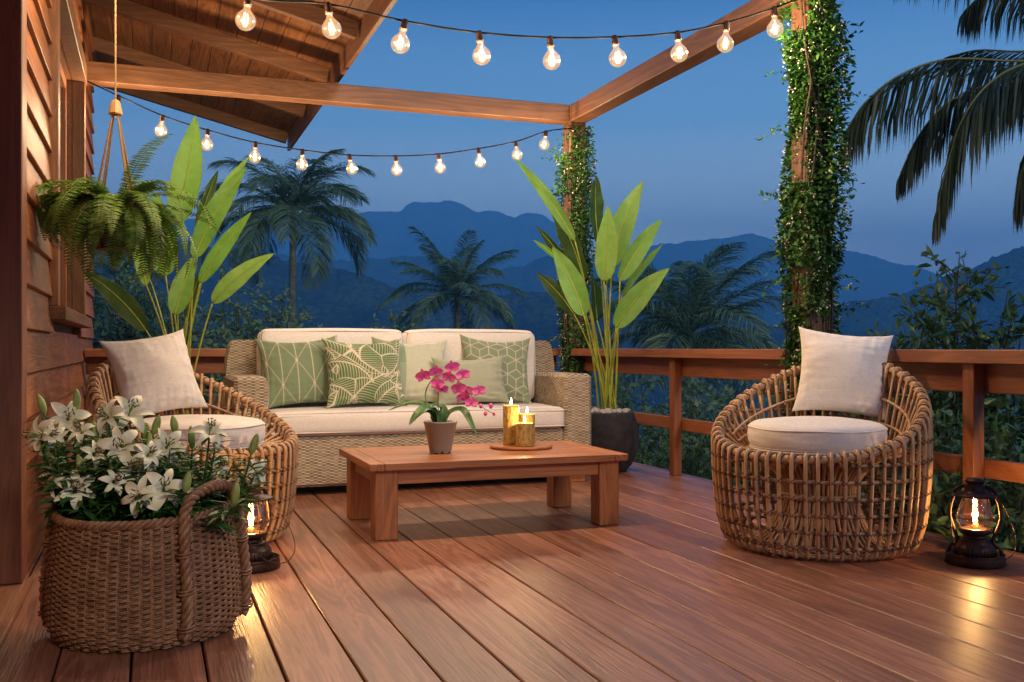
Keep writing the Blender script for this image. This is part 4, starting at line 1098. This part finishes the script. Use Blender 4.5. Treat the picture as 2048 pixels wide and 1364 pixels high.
# ================================================================== VINES ON THE POSTS
def vine(label, cx, cy_, z0, z1, n, leaf, spread, seed, skip=()):
    r_ = np.random.default_rng(seed); t = thing('climbing_vine', (cx, cy_, 0.01), label, 'vine', 'vines climbing the posts')
    stems = MB(); C = []; D = []; N = []; FC = []
    rd = random.Random(seed)
    for k in range(7):
        a0 = rd.uniform(0, 2*PI); P = []
        for i in range(60):
            f = i/59; z = .02+f*(z1-.1); a = a0+f*rd.choice((-1, 1))*.0+math.sin(f*5+k)*.9+k*.4; r = .118*max(1/max(abs(math.cos(a)), abs(math.sin(a))), 1)*.84+.006
            P.append((cx+r*math.cos(a), cy_+r*math.sin(a), z))
        stems.tube(P, .006, 5)
    obj('stems', stems, TWIG, t, smooth=True)
    while len(C) < n:
        z = r_.uniform(z0, z1); a = r_.uniform(0, 2*PI)
        dens = mnoise.noise(Vector((math.cos(a)*1.2+seed, math.sin(a)*1.2, z*1.5)))*.7 + .75
        # bulges and thin stretches along the post
        bul = .5+.5*mnoise.noise(Vector((seed*2.0+math.cos(a)*.9, math.sin(a)*.9, z*1.6)))*2.4
        gap = False
        for (za, zb_, ac, aw) in skip:
            if za < z < zb_ and abs((a-ac+PI) % (2*PI)-PI) < aw: gap = True
        if gap and r_.random() < .93: continue
        if dens < r_.random()*.75: continue
        R = .080 + spread*max(.10, bul)*r_.random()**.8
        # square-ish post footprint
        q = 1/max(abs(math.cos(a)), abs(math.sin(a))); R = R*(.55+.45*q)
        C.append((cx+R*math.cos(a), cy_+R*math.sin(a), z))
        out = np.array([math.cos(a), math.sin(a), 0]); D.append(out*.8+r_.normal(size=3)*.6+[0, 0, -.12]); N.append(np.array([0, 0, 1.])+out*.6+r_.normal(size=3)*.45)
    # sprays that stick out
    for k in range(int(n/260)):
        z = r_.uniform(z0+.1, z1-.1); a = r_.uniform(0, 2*PI); out = np.array([math.cos(a), math.sin(a), r_.uniform(-.3, .7)]); p = np.array([cx+.12*math.cos(a), cy_+.12*math.sin(a), z]); L_ = spread*r_.uniform(.9, 1.9)
        for i in range(9):
            q = p+out*L_*i/8+[0, 0, -.05*(i/8)**2]; C.append(q); D.append(out+r_.normal(size=3)*.8); N.append(np.array([0, 0, 1.])+r_.normal(size=3)*.4)
    C, D, N = map(np.array, (C, D, N))
    m = MB(); V, Q, T = leaves_mesh(C, D, N, leaf*r_.uniform(.7, 1.25, len(C)), .56, .2, .12); m.add(V, Q, T); obj('foliage', m, IVY, t)
    nf = n//20; m = MB(); idx = r_.integers(0, len(C), nf)
    for i in idx:
        c = C[i] + unit(C[i]*[1, 1, 0]-np.array([cx, cy_, 0]))*.03
        for s_ in range(r_.integers(2, 5)):
            o_ = c+r_.normal(size=3)*[.008, .008, .016]; u_ = rand_unit(1, r_)[0]*.0058; w_ = np.cross(u_, rand_unit(1, r_)[0]); w_ = unit(w_)*.0050
            m.add([o_-u_, o_+w_, o_+u_, o_-w_], [[0, 1, 2, 3]])
    obj('blossoms', m, BLOSSOM, t)
vine('dense green vine with tiny pale blossoms climbing the near post behind the right chair', 3.66, 4.88, .35, 3.35, 17000, .037, .106, 3,
     skip=((1.92, 2.22, PI, .75), (1.2, 1.42, PI, .6), (.9, 1.16, 1.5*PI, .8), (2.8, 3.3, PI, 1.0)))
vine('green vine with tiny pale blossoms climbing the far corner post', 3.66, 8.34, .3, 2.97, 11000, .036, .100, 9, skip=((2.72, 3.0, PI, .9), (2.1, 2.35, PI, .8), (1.1, 1.3, PI, .5)))

# ================================================================== PALMS
def frond(m, P, L, wleaf, droop, rr, n=54, stiff=.5, rb=None, hang=1.0, up=.08):
    P = np.asarray(P); k = len(P); T = np.gradient(P, axis=0); T /= np.linalg.norm(T, axis=1)[:, None]
    sd = np.cross(T, UP); nrm = np.linalg.norm(sd, axis=1)[:, None]; sd = sd/np.maximum(nrm, 1e-6)
    V = []; Q = []; TT = []
    for i in range(n):
        f = .10+.90*i/(n-1); q = f*(k-1.001); a = int(q); fr_ = q-a; c = P[a]*(1-fr_)+P[a+1]*fr_
        ll = L*math.sin(PI*min(1, .12+f*.83))**.6*rr.uniform(.85, 1.1)
        for sg in (-1, 1):
            d0 = unit(sd[a]*sg*stiff + T[a]*(.55+.5*f) + UP*(up+rr.uniform(-.17, .17))+np.array([rr.uniform(-.08, .08) for _ in range(3)]))
            d1 = unit(d0 + UP*(-droop*hang*rr.uniform(.7, 1.2))); d2 = unit(d1+UP*(-droop*1.4*hang))
            p1 = c+d0*ll*.3; p2 = p1+d1*ll*.4; p3 = p2+d2*ll*.3
            w = np.cross(d1, unit(np.cross(d1, UP)+1e-6)); w = unit(np.cross(d1, [rr.uniform(-1, 1), rr.uniform(-1, 1), .6]))*wleaf
            b = len(V); V += [c-w*.4, c+w*.4, p1+w, p1-w, p2+w*.8, p2-w*.8, p3]
            Q += [(b, b+1, b+2, b+3), (b+3, b+2, b+4, b+5)]; TT += [(b+5, b+4, b+6)]
    m.add(V, Q, TT)
    (rb or m).tube(P, np.linspace(wleaf*1.6, wleaf*.4, k), 5)
def palm(label, u, v, d, R, seed, nf=22, z_ground=None, leaf=.62, tr=.14, drop=.0, wl=.011):
    rr = random.Random(seed); top = at(u, v, d); g = gz(top[0], top[1]) - .3 if z_ground is None else z_ground
    lean = (rr.uniform(-.4, .4), rr.uniform(-.4, .4))
    t = thing('palm_tree', (top[0]+lean[0], top[1]+lean[1], g), label, 'palm tree', 'palms beyond the deck')
    h = top[2]-g; tk = MB(); n = 34
    P = np.array([[top[0]+lean[0]*(1-f)**1.5, top[1]+lean[1]*(1-f)**1.5, g+h*f] for f in np.linspace(0, 1, n)])
    tk.tube(P, [tr*(1.25-.45*f)*(1+.05*(i % 2)) for i, f in enumerate(np.linspace(0, 1, n))], 14); obj('trunk', tk, TRUNK, t, smooth=True)
    cr = MB()
    for i in range(nf):
        az = i*2.399+rr.uniform(-.2, .2); f = i/nf; el = 1.45-1.75*f+rr.uniform(-.1, .1); L = R*rr.uniform(.9, 1.12)*(1.0 if f > .12 else .85)
        dh = np.array([math.cos(az), math.sin(az), 0]); Q_ = [top+dh*.05]; e = el; m_ = 22
        dp = rr.uniform(1.1, 1.7)*(.9+.3*f)+drop
        for k in range(m_):
            e -= dp/m_*(.5+1.2*k/m_); Q_.append(Q_[-1]+(dh*math.cos(e)+UP*math.sin(e))*L/m_)
        frond(cr, Q_, leaf*R/2.6, wl*R/2.6, .55, rr, n=88, stiff=.75, hang=.85)
    obj('crown', cr, PALM, t)
palm('tall palm with pale trunk and drooping crown beyond the left sofa half', 586, 432, 34, 3.3, 3, nf=26, leaf=.95, tr=.13)
palm('squat palm with upright centre fronds beyond the right sofa half', 915, 592, 40, 3.1, 8, nf=26, leaf=.75, drop=-.45)
palm('wide low palm beyond the right railing, right of the corner post', 1375, 672, 24, 3.0, 14, nf=30, leaf=.85, wl=.010, drop=-.35)
palm('dim palm mostly hidden behind the left broad leaved plant', 235, 560, 36, 2.2, 19, nf=18)
# big near palm, crown beyond the right edge of the frame
npt = at(2330, 95, 9.4)
npm = thing('palm_tree', (npt[0], npt[1], -3), 'near dark palm whose long fronds hang in from the upper right', 'palm tree', 'palms beyond the deck')
m = MB(); m.tube([(npt[0]+.3, npt[1]+.2, -3), (npt[0]+.1, npt[1], 1), (npt[0], npt[1], npt[2])], [.2, .16, .12], 16); obj('trunk', m, TRUNK, npm, smooth=True)
rr = random.Random(2)
def nearfrond(px, ds, L, n=60, hang=2.4, w=.0105):
    n = int(n*2.3)
    L *= 1.35; P = spline([at(u, v, d) for (u, v), d in zip(px, ds)], 30); m = MB(); rb = MB(); frond(m, P, L, w, .8, rr, n=n, stiff=.30, rb=rb, hang=hang, up=-.55)
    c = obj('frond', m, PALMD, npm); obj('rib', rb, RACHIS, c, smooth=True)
nearfrond([(2330, 95), (2180, 105), (2048, 122), (1900, 118), (1800, 150), (1730, 205), (1692, 262)], [9.4, 9.3, 9.2, 9.1, 9.0, 9.0, 9.0], .66, 66)
nearfrond([(2330, 95), (2200, 90), (2048, 103), (1960, 100), (1900, 112)], [9.4, 9.6, 9.8, 10, 10.1], .45, 40)
nearfrond([(2330, 95), (2180, 100), (2048, 128), (1975, 170), (1925, 240), (1895, 330), (1872, 430)], [9.4, 9.0, 8.7, 8.5, 8.5, 8.5, 8.5], .64, 70)
nearfrond([(2330, 95), (2150, 140), (1970, 172), (1890, 210), (1835, 275), (1800, 350)], [9.4, 9.4, 9.3, 9.2, 9.2, 9.2], .55, 60)
nearfrond([(2330, 95), (2200, 130), (2110, 200), (2060, 290), (2040, 380)], [9.4, 9.0, 8.8, 8.7, 8.7], .66, 54)
nearfrond([(2330, 80), (2200, -40), (2050, -110), (1900, -120), (1780, -70)], [9.4, 9.2, 9.0, 9.0, 9.0], .60, 60)
nearfrond([(2330, 80), (2220, -20), (2110, -60), (2000, -40), (1930, 20)], [9.4, 9.5, 9.6, 9.7, 9.7], .60, 54)
nearfrond([(2330, 95), (2400, -80), (2550, -130), (2700, -60)], [9.4, 9.2, 9, 9], .6, 50)
nearfrond([(2330, 95), (2450, 60), (2600, 120), (2700, 260)], [9.4, 9.6, 9.8, 10], .6, 50)

# ================================================================== SHRUBS
def shrub(label, x, y, zb_, H, spread, nst, leafs, lsz, mat, seed, group='shrubs around the deck', twigr=.006, asp=.42, lean=(0, 0)):
    r_ = np.random.default_rng(seed); t = thing('shrub', (x, y, zb_), label, 'shrub', group); tw = MB(); C = []; D = []; N = []
    for k in range(nst):
        a = r_.uniform(0, 2*PI); rr_ = spread*r_.random()**.6; hx = H*r_.uniform(.55, 1.0)*(1-.25*(rr_/spread)**2)
        p0 = np.array([x+.25*rr_*math.cos(a), y+.25*rr_*math.sin(a), zb_]); p2 = np.array([x+rr_*math.cos(a)+lean[0]*hx, y+rr_*math.sin(a)+lean[1]*hx, zb_+hx])
        p1 = p0*.45+p2*.55+[0, 0, hx*.18]+r_.normal(size=3)*[.08, .08, 0]
        P = bez(p0, p1, p2, 14); tw.tube(P, np.linspace(twigr, twigr*.25, 14), 5, caps=False)
        nb = max(4, int(hx*4.6))
        for b in range(nb):
            f = .30+.70*b/nb; q = P[min(13, int(f*13))]; dr = rand_unit(1, r_)[0]*[1, 1, .5]+[0, 0, .35]; L = hx*.16*(1.3-f*.6)*r_.uniform(.6, 1.3); e = q+dr*L
            tw.tube([q, (q+e)/2+[0, 0, .02], e], np.linspace(twigr*.5, twigr*.2, 3), 4, caps=False)
            m_ = leafs
            for i in range(m_):
                g = (i+.7)/m_; c = q+(e-q)*g; C.append(c+r_.normal(size=3)*lsz*.25); D.append(dr*.5+rand_unit(1, r_)[0]*.9+[0, 0, .1]); N.append(np.array([0, 0, 1.])+r_.normal(size=3)*.6)
        for i in range(5): C.append(P[-1]-[0, 0, i*.035]); D.append(rand_unit(1, r_)[0]+[0, 0, .6]); N.append(rand_unit(1, r_)[0]+[0, 0, .4])
    obj('branches', tw, TWIG, t, smooth=True); m = MB(); C, D, N = map(np.array, (C, D, N))
    V, Q, T = leaves_mesh(C, D, N, lsz*r_.uniform(.65, 1.25, len(C)), asp, .15, .12); m.add(V, Q, T); obj('foliage', m, mat, t)
def px_shrub(label, u, vtop, d, spread, nst, leafs, lsz, mat, seed, **kw):
    p = at(u, vtop, d); g = gz(p[0], p[1])-.1; shrub(label, p[0], p[1], g, p[2]-g, spread, nst, leafs, lsz, mat, seed, **kw)
# right: tall, larger oval leaves standing over the rail
px_shrub('tall thin stemmed shrub with oval leaves rising highest over the right railing', 1975, 432, 6.6, .62, 24, 12, .092, SHRUBL, 31, twigr=.010)
px_shrub('thin stemmed oval leaved shrub standing over the railing just right of the cream pillow', 1830, 545, 6.5, .60, 22, 11, .088, SHRUBL, 32, twigr=.008)
px_shrub('oval leaved shrub cut by the right edge of the photo above the railing', 2080, 470, 6.2, .60, 24, 12, .092, SHRUBL, 33, twigr=.009)
px_shrub('low shrub of small sprigs between the near vine post and the right chair pillow', 1750, 590, 7.4, .55, 18, 9, .076, SHRUBL, 34, twigr=.006)
# leafy hedge seen through the right railing
for i, (u, v, d, l) in enumerate([(1500, 770, 8.6, 'dark leafy bush seen through the left side of the right rattan chair'), (1395, 790, 9.4, 'bluish bush below the middle rail, right of the leftmost railing post'), (1610, 750, 7.2, 'dark bush directly behind the right rattan chair'), (1300, 800, 11, 'dim bush seen below the rail beside the dark stone pot'),
      (1890, 745, 5.6, 'dense dark bush under the railing left of the lit lantern post'), (2000, 740, 5.2, 'dense dark bush under the railing right of the lantern post'), (2120, 740, 4.9, 'dense dark bush at the right photo edge behind the lantern'), (1740, 760, 6.4, 'dark bush under the railing behind the right chair arm')]):
    px_shrub(l, u, v, d, .85, 46, 12, .075 if u > 1600 else .060, SHRUBL, 50+i, twigr=.006, group='bushes under the right railing')
# far shrubs behind the sofa
for i, (u, v, d, s_, ns, l) in enumerate([(215, 520, 15, 1.7, 60, 'dim leafy bush at far left beside the house corner'), (300, 560, 14, 1.4, 50, 'leafy bush between the stalks of the left plant'), (490, 535, 16, 1.5, 56, 'tall pale green bush left of the tall palm trunk'), (410, 590, 14.5, 1.1, 40, 'pale bush behind the left plant stalks'),
      (590, 600, 15, .8, 26, 'slight bush around the foot of the tall palm'), (660, 632, 15, .8, 26, 'low sprigs above the left back cushion, right of the tall palm'), (800, 598, 17, .8, 24, 'pale sprigs above the gap between the back cushions'), (735, 640, 16, .7, 20, 'low sprigs above the left back cushion corner'),
      (1010, 655, 18, .9, 22, 'faint low bush above the right back cushion'), (1290, 720, 13, 1.3, 40, 'bush below the rail beside the right plant'), (1420, 740, 12, 1.2, 40, 'blue green bush right of the wide low palm foot')]):
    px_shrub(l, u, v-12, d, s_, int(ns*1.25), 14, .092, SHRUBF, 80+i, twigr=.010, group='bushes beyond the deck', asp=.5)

# ================================================================== ORCHID
oc = at(881, 900, 5.33); oc = np.array([oc[0], oc[1], TZ+.001])
orc = thing('potted_orchid', oc, 'pink orchid in a taupe pot standing on the coffee table', 'orchid')
m = MB(); m.lathe([(.001, .010), (.058, .010), (.060, .014), (.088, .158), (.091, .160), (.092, .168), (.088, .170), (.084, .160), (.001, .150)], 56, oc)
for k in range(8): a0 = k*PI/4; mm_ = MB(); m.tube([oc+[.054*math.cos(a), .054*math.sin(a), .006] for a in np.linspace(a0, a0+.5, 6)], .0058, 5)
obj('pot', m, GREYPOT, orc, smooth=True)
m = MB(); m.lathe([(.001, .156), (.083, .154)], 30, oc); obj('moss', m, plain('orchid_moss', (.06, .09, .035), .95, noise=.5, nscale=90, bump=1), orc)
D5 = 5.33; O = lambda u, v, dd=0: at(u, v, D5+dd)
def oleaf(pts, w, seed):
    P = spline([O(*p) for p in pts], 20); T = np.gradient(P, axis=0); T /= np.linalg.norm(T, axis=1)[:, None]
    hint = UP*.8 - FW*.5; sd = np.cross(T, hint); sd /= np.linalg.norm(sd, axis=1)[:, None]; nn_ = np.cross(sd, T)
    t = np.linspace(0, 1, 20); ww = w/2*np.sin(PI*np.clip(.12+.88*t**.9, 0, 1))**.7; ww[-1] = .0004
    s_ = np.linspace(-1, 1, 7); V = P[:, None]+sd[:, None]*(s_[None, :, None]*ww[:, None, None])+nn_[:, None]*(np.abs(s_)[None, :, None]*ww[:, None, None]*.35)
    m = MB(); m.grid(V); V2 = V-nn_[:, None]*.0025; m.grid(V2[::-1]); obj('leaf', m, ORCHLEAF, orc, smooth=True)
oleaf([(878, 850), (868, 822), (845, 809), (815, 807), (776, 821)], .042, 1)
oleaf([(876, 850), (862, 828), (846, 822, -.03), (832, 832, -.05), (818, 850, -.08)], .060, 2)
oleaf([(880, 850), (868, 824, -.04), (852, 818, -.08), (838, 826, -.12), (836, 832, -.13)], .066, 3)
oleaf([(884, 850), (886, 830), (880, 815), (868, 813, -.03), (858, 818, -.05)], .062, 4)
oleaf([(884, 848), (900, 825), (925, 820, -.03), (940, 842, -.07), (955, 872, -.10)], .044, 5)
stem = [(872, 848), (856, 815), (851, 790), (858, 768), (878, 748), (905, 752), (930, 775), (950, 800), (970, 818), (988, 828)]
m = MB(); P = spline([O(*p) for p in stem], 50); m.tube(P, np.linspace(.0042, .0020, 50), 7); obj('stem', m, ORCHSTEM, orc, smooth=True)
m = MB(); m.tube([O(877, 850), O(876, 765)], .0022, 6); obj('stake', m, plain('stake', (.10, .06, .05), .6), orc)
def petal(m, c, dr, nrm, L, w, cup=.15, rec=.0, n=8, k=5, tip=.0, pw=.8):
    dr = unit(dr); sd = unit(np.cross(dr, nrm)); nrm = np.cross(sd, dr)
    V = np.empty((n, k, 3))
    for i, t in enumerate(np.linspace(0, 1, n)):
        ang = rec*t**1.5; p = c + dr*L*t*math.cos(ang*.6) + nrm*(cup*L*t - L*t*math.sin(ang)*.85)
        ww = w/2*max(.03, math.sin(PI*min(1, .10+.90*t)**pw))**.75 if i < n-1 else w*.02
        for j, s_ in enumerate(np.linspace(-1, 1, k)): V[i, j] = p + sd*s_*ww + nrm*(s_*s_*ww*.28)
    m.grid(V)
rr = random.Random(9)
for (u, v) in [(847, 752), (871, 744), (875, 768), (898, 755), (904, 735), (926, 750), (918, 777), (925, 796), (943, 806), (958, 782), (884, 778), (932, 783)]:
    c = O(u, v, rr.uniform(-.06, .02)); f = unit(unit(VIEW-c)+np.array([rr.uniform(-.5, .4), 0, rr.uniform(-.35, .15)])); upv = unit(UP-f*np.dot(UP, f)); rt = np.cross(upv, f); s_ = .040*rr.uniform(.85, 1.1)
    m = MB(); al = lambda a: upv*math.cos(a)+rt*math.sin(a); ro = rr.uniform(-.25, .25)
    for a in (0, 2.15, -2.15): petal(m, c-f*.002, al(a+ro), f, s_*1.0, s_*.62, .05)
    for a in (1.35, -1.35): petal(m, c+f*.002, al(a+ro), f, s_*1.08, s_*1.15, .10, pw=.9)
    o = obj('flower', m, ORCH, orc, smooth=True)
    m = MB(); petal(m, c+f*.004, al(PI+ro)*.6+f*.7, upv, s_*.42, s_*.3, -.1); petal(m, c+f*.004, al(PI+.9+ro)+f*.8, f, s_*.3, s_*.2, .2); petal(m, c+f*.004, al(PI-.9+ro)+f*.8, f, s_*.3, s_*.2, .2); obj('lip', m, ORCHLIP, o, smooth=True)
for (u, v, s_) in [(982, 812, 8.0), (971, 827, 7), (988, 828, 5.5), (962, 812, 7)]:
    c = O(u, v); r = s_/2.2/FPX*D5*1.25; m = MB(); m.lathe([(max(.0003, r*math.sin(x)), r*1.25*math.cos(x)) for x in np.linspace(0, PI, 10)], 14, c); obj('bud', m, ORCH, orc, smooth=True)

# ================================================================== LILY BASKET
BC = np.array([-.012, 3.54, 0]); BH = .410
bk = thing('wicker_planter_basket', BC, 'big round brown woven basket with braided rope handles beside the house wall', 'basket')
def brad(z, a=0):
    f = z/BH; return .300 + .008*math.sin(PI*min(1, f*1.1)) - .026*f**1.4 - .030*max(0, 1-f*7)
def bz(a, f):      # the rim rises towards the handle side
    return f*(1+.05*math.sin(a+.6)*1.0)
SQ = (1.0, .92)
strands = MB(); NS = 56; rows = 44; r_s = random.Random(12)
for r in range(rows):
    z0 = .010 + (BH-.02)*r/(rows-1)
    for pair in (0, 1):
        P = []; nn_ = NS*4; ph = r_s.uniform(0, .3)
        for k in range(nn_):
            a = k*2*PI/nn_; w = math.cos(NS/2*a + (r % 2)*PI)
            zz = z0 + (pair-.5)*.0046 + .0022*mnoise.noise(Vector((math.cos(a)*3, math.sin(a)*3, r*.9+pair*.4))) + .0012*math.sin(NS*a)
            zz *= (1+.045*math.sin(a+.6)*(z0/BH))
            R = brad(z0) + .0068*w + .0035*mnoise.noise(Vector((math.cos(a)*6, math.sin(a)*6, r*1.7+pair)))
            P.append((BC[0]+R*math.cos(a)*SQ[0], BC[1]+R*math.sin(a)*SQ[1], max(zz, .0045)))
        strands.tube(P, .0031*r_s.uniform(.85, 1.12), 5, closed=True)
for k in range(NS):
    a = (k+.5)*2*PI/NS
    for e in (-.008, .008): strands.tube([(BC[0]+brad(z)*math.cos(a+e)*SQ[0], BC[1]+brad(z)*math.sin(a+e)*SQ[1], max(.006, z*(1+.045*math.sin(a+.6)*(z/BH)))) for z in np.linspace(.008, BH+.002, 12)], .0042, 5)
obj('weave', strands, BASKETM, bk, smooth=True)
m = MB(); m.lathe([(.001, .010)]+[(brad(z)-.012, max(z, .010)) for z in np.linspace(0, BH-.01, 10)], 60, BC, SQ[0], SQ[1]); obj('lining', m, plain('basket_lining', (.045, .022, .012), .9), bk, smooth=True)
m = MB(); m.lathe([(.001, BH-.075), (brad(BH)-.014, BH-.085)], 50, BC, SQ[0], SQ[1]); obj('soil', m, SOIL, bk)
rim = MB()
for s_ in range(3):
    P = []
    for k in range(420):
        a = k*2*PI/420; q = a*26+s_*2*PI/3; R = brad(BH)+.0085*math.cos(q); P.append((BC[0]+R*math.cos(a)*SQ[0], BC[1]+R*math.sin(a)*SQ[1], (BH+.004)*(1+.045*math.sin(a+.6))+.0085*math.sin(q)))
    rim.tube(P, .0078, 6, closed=True)
obj('rim', rim, BASKETM, bk, smooth=True)
def braid(m, P, R, tw, rad, n=3):
    P = np.asarray(P); T = np.gradient(P, axis=0); T /= np.linalg.norm(T, axis=1)[:, None]
    o1 = np.cross(T, [.3, .5, .1]); o1 /= np.linalg.norm(o1, axis=1)[:, None]; o2 = np.cross(T, o1)
    s_ = np.concatenate([[0], np.cumsum(np.linalg.norm(np.diff(P, axis=0), axis=1))])
    for k in range(n):
        q = s_*tw+k*2*PI/n
        m.tube(P+R*(np.cos(q)[:, None]*o1+np.sin(q)[:, None]*o2)*np.array([1, 1, 1]), rad, 7)
def onb(adeg, z, out=.022):
    a = math.radians(adeg); R = brad(max(0, min(z, BH)))+out; return (BC[0]+R*math.cos(a)*SQ[0], BC[1]+R*math.sin(a)*SQ[1], z)
for a0, a1, top_z in ((-68, -6, .495), (112, 166, .48)):
    am = (a0+a1)/2
    pts = [onb(a0-1, .035), onb(a0, .12), onb(a0, .24), onb(a0, .36), onb(a0+2, .43, .012), onb(a0+9, .472, -.0), onb(am, top_z, -.012), onb(a1-9, .478, -.0), onb(a1-2, .43, .012), onb(a1, .36), onb(a1, .24), onb(a1, .12), onb(a1+1, .035)]
    m = MB(); braid(m, spline(pts, 150), .0100, 70, .0098)
    hd = obj('handle', m, BASKETM, bk, smooth=True)
    for a_, z_ in ((a0, .07), (a0, .30), (a0, .185), (a1, .07), (a1, .30), (a1, .185)):
        m = MB(); c = np.array(onb(a_, z_, .018)); o1 = unit([math.cos(math.radians(a_)), math.sin(math.radians(a_)), 0]); o2 = np.array([-o1[1], o1[0], 0])
        for e in (-.005, .005): m.tube([c+o1*.023*math.cos(q)+o2*.025*math.sin(q)+[0, 0, e+.004*math.sin(q)] for q in np.linspace(0, 2*PI, 16)[:-1]], .004, 5, closed=True)
        obj('binding', m, BASKETM, hd, smooth=True)

# lilies
lil = thing('lily_plant', BC+[0, 0, BH-.08], 'clump of cream white lilies with green buds growing in the woven basket', 'lilies')
FL = [(68, 869, 40, -.9, .0), (137, 832, 42, .1, .3), (208, 826, 36, -.6, .3), (262, 818, 46, .3, .7), (208, 872, 30, .2, .0), (240, 889, 44, -.2, .1), (336, 889, 40, .2, .3), (421, 856, 38, .2, 1.0), (268, 935, 40, -.2, .2),
      (328, 972, 46, .1, .4), (151, 974, 42, .0, .1), (276, 990, 42, -.3, .0), (372, 927, 36, .5, .3), (421, 962, 36, .4, .8), (520, 942, 28, 1.2, .1), (99, 968, 28, -.9, .2), (105, 868, 28, .4, .2), (300, 905, 30, .6, .6), (232, 960, 28, .5, .3), (160, 858, 28, -.4, .6), (440, 930, 26, .6, .4), (192, 905, 26, .5, .4), (398, 985, 26, .6, .2)]
BD = [(83, 809, -.25), (153, 801, .05), (189, 864, -.1), (232, 832, -.05), (312, 850, .4), (290, 862, .1), (299, 893, -.05), (348, 850, -.05), (383, 875, .0), (433, 875, .2), (508, 888, .35), (161, 932, -.25), (322, 921, .1), (90, 905, -.15), (373, 965, .15), (301, 1000, -.05), (224, 946, -.1), (470, 988, .2), (238, 856, .0), (128, 860, .1)]
rr = random.Random(31)
stems = MB(); lv = [[], [], [], []]
def lily_stem(tip, down):
    a = math.atan2(tip[1]-BC[1], tip[0]-BC[0]); rad = min(.24, math.hypot(tip[0]-BC[0], tip[1]-BC[1])*.75)
    r0 = np.array([BC[0]+rad*math.cos(a), BC[1]+rad*math.sin(a)*.9, BH-.08])
    mid = np.array([r0[0]*.35+tip[0]*.65+rr.uniform(-.02, .02), r0[1]*.35+tip[1]*.65, r0[2]*.45+tip[2]*.55]) 
    P = bez(r0, mid, tip, 22); stems.tube(P, np.linspace(.0050, .0028, 22), 6)
    for i in range(3, 21):
        for q in range(rr.choice((2, 3, 3))):
            az = rr.uniform(0, 2*PI); dr = np.array([math.cos(az), math.sin(az), rr.uniform(-.15, .7)])
            lv[0].append(P[i]+rr.uniform(-.01, .01)*UP); lv[1].append(dr); lv[2].append(UP*1.0+rand_unit(1)[0]*.3); lv[3].append(rr.uniform(.06, .11)*(1.1-.30*i/22))
for i, (u, v, sp_, yw, upk) in enumerate(FL):
    d = 3.16 + (965-v)/190*.36 + rr.uniform(-.08, .05); d += .30 if u > 365 and v > 915 else 0; c = at(u, v, d); f = unit(unit(VIEW-c)*1.0 + RT*yw + UP*upk); s_ = sp_/FPX*d*.96
    m = MB(); upv = unit(np.cross(np.cross(f, UP+RT*.01), f)); rt = np.cross(upv, f); ro = rr.uniform(-.5, .5); back = c - f*s_*.45
    al = lambda a: upv*math.cos(a)+rt*math.sin(a)
    for k in range(6):
        a = k*PI/3+ro; inner = k % 2; rec = rr.uniform(.6, 1.35); dr = unit(al(a)*1.0+f*.55)
        nrm = unit(f-dr*np.dot(f, dr))
        petal(m, back+al(a)*.006, dr, nrm, s_*1.15, s_*(.58 if inner else .42), .30, rec+.25, n=12, k=7, pw=.95)
    fo = obj('flower', m, LILYW, lil, smooth=True)
    m = MB(); an = MB()
    for k in range(6):
        a = k*PI/3+ro+.5; e = back+f*s_*(.85+.2*rr.random())+al(a)*s_*.20; m.tube(bez(back, back+f*s_*.6+al(a)*s_*.06, e, 6), .0011, 4); tdir = unit(np.cross(f, al(a))+rand_unit(1)[0]*1.2)*.0075
        an.tube([e-tdir, e, e+tdir], [.0014, .0024, .0014], 5)
    m.tube(bez(back, back+f*s_*.6, back+f*s_*1.1-UP*.004, 6), [.0018]*5+[.0030], 5)
    obj('stamen', m, ORCHSTEM, fo); obj('anther', an, ANTHER, fo, smooth=True)
    lily_stem(back, f)
for (u, v, ln) in BD:
    d = 3.24 + (965-v)/190*.36 + rr.uniform(-.10, .06); c = at(u, v, d); ax = unit(UP+RT*(-ln)*-1.0+rand_unit(1)[0]*.12) if False else unit(UP+RT*ln+rand_unit(1)[0]*.10)
    h = rr.uniform(.062, .085); m = MB(); pr = spline([(.0025, 0, 0), (.0095, 0, .15*h), (.0135, 0, .42*h), (.0115, 0, .72*h), (.0060, 0, .92*h), (.0006, 0, h)], 14)[:, [0, 2]]
    m.lathe(pr, 12); V = m.v[0]; th = np.arctan2(V[:, 1], V[:, 0]); k_ = 1+.09*np.cos(3*th); V[:, 0] *= k_; V[:, 1] *= k_
    zx = ax; xx = unit(np.cross([0, 1, .1], zx)); yy = np.cross(zx, xx); R_ = np.stack([xx, yy, zx], 1)
    m.v[0] = V@R_.T + (c-ax*h/2); obj('bud', m, BUD, lil, smooth=True); lily_stem(c-ax*h/2, ax)
for k in range(14):
    a = rr.uniform(0, 2*PI); q = rr.uniform(.05, .26); lily_stem(np.array([BC[0]+q*math.cos(a)*1.15, BC[1]+q*math.sin(a), rr.uniform(.48, .62)]), UP)
obj('stems', stems, LILYL, lil, smooth=True)
m = MB()
C, D, N, Sz = [np.array(a) for a in lv]; V, Q, T = leaves_mesh(C, D, N, Sz, .24, .22, .25); m.add(V, Q, T); o = obj('foliage', m, LILYL, lil)
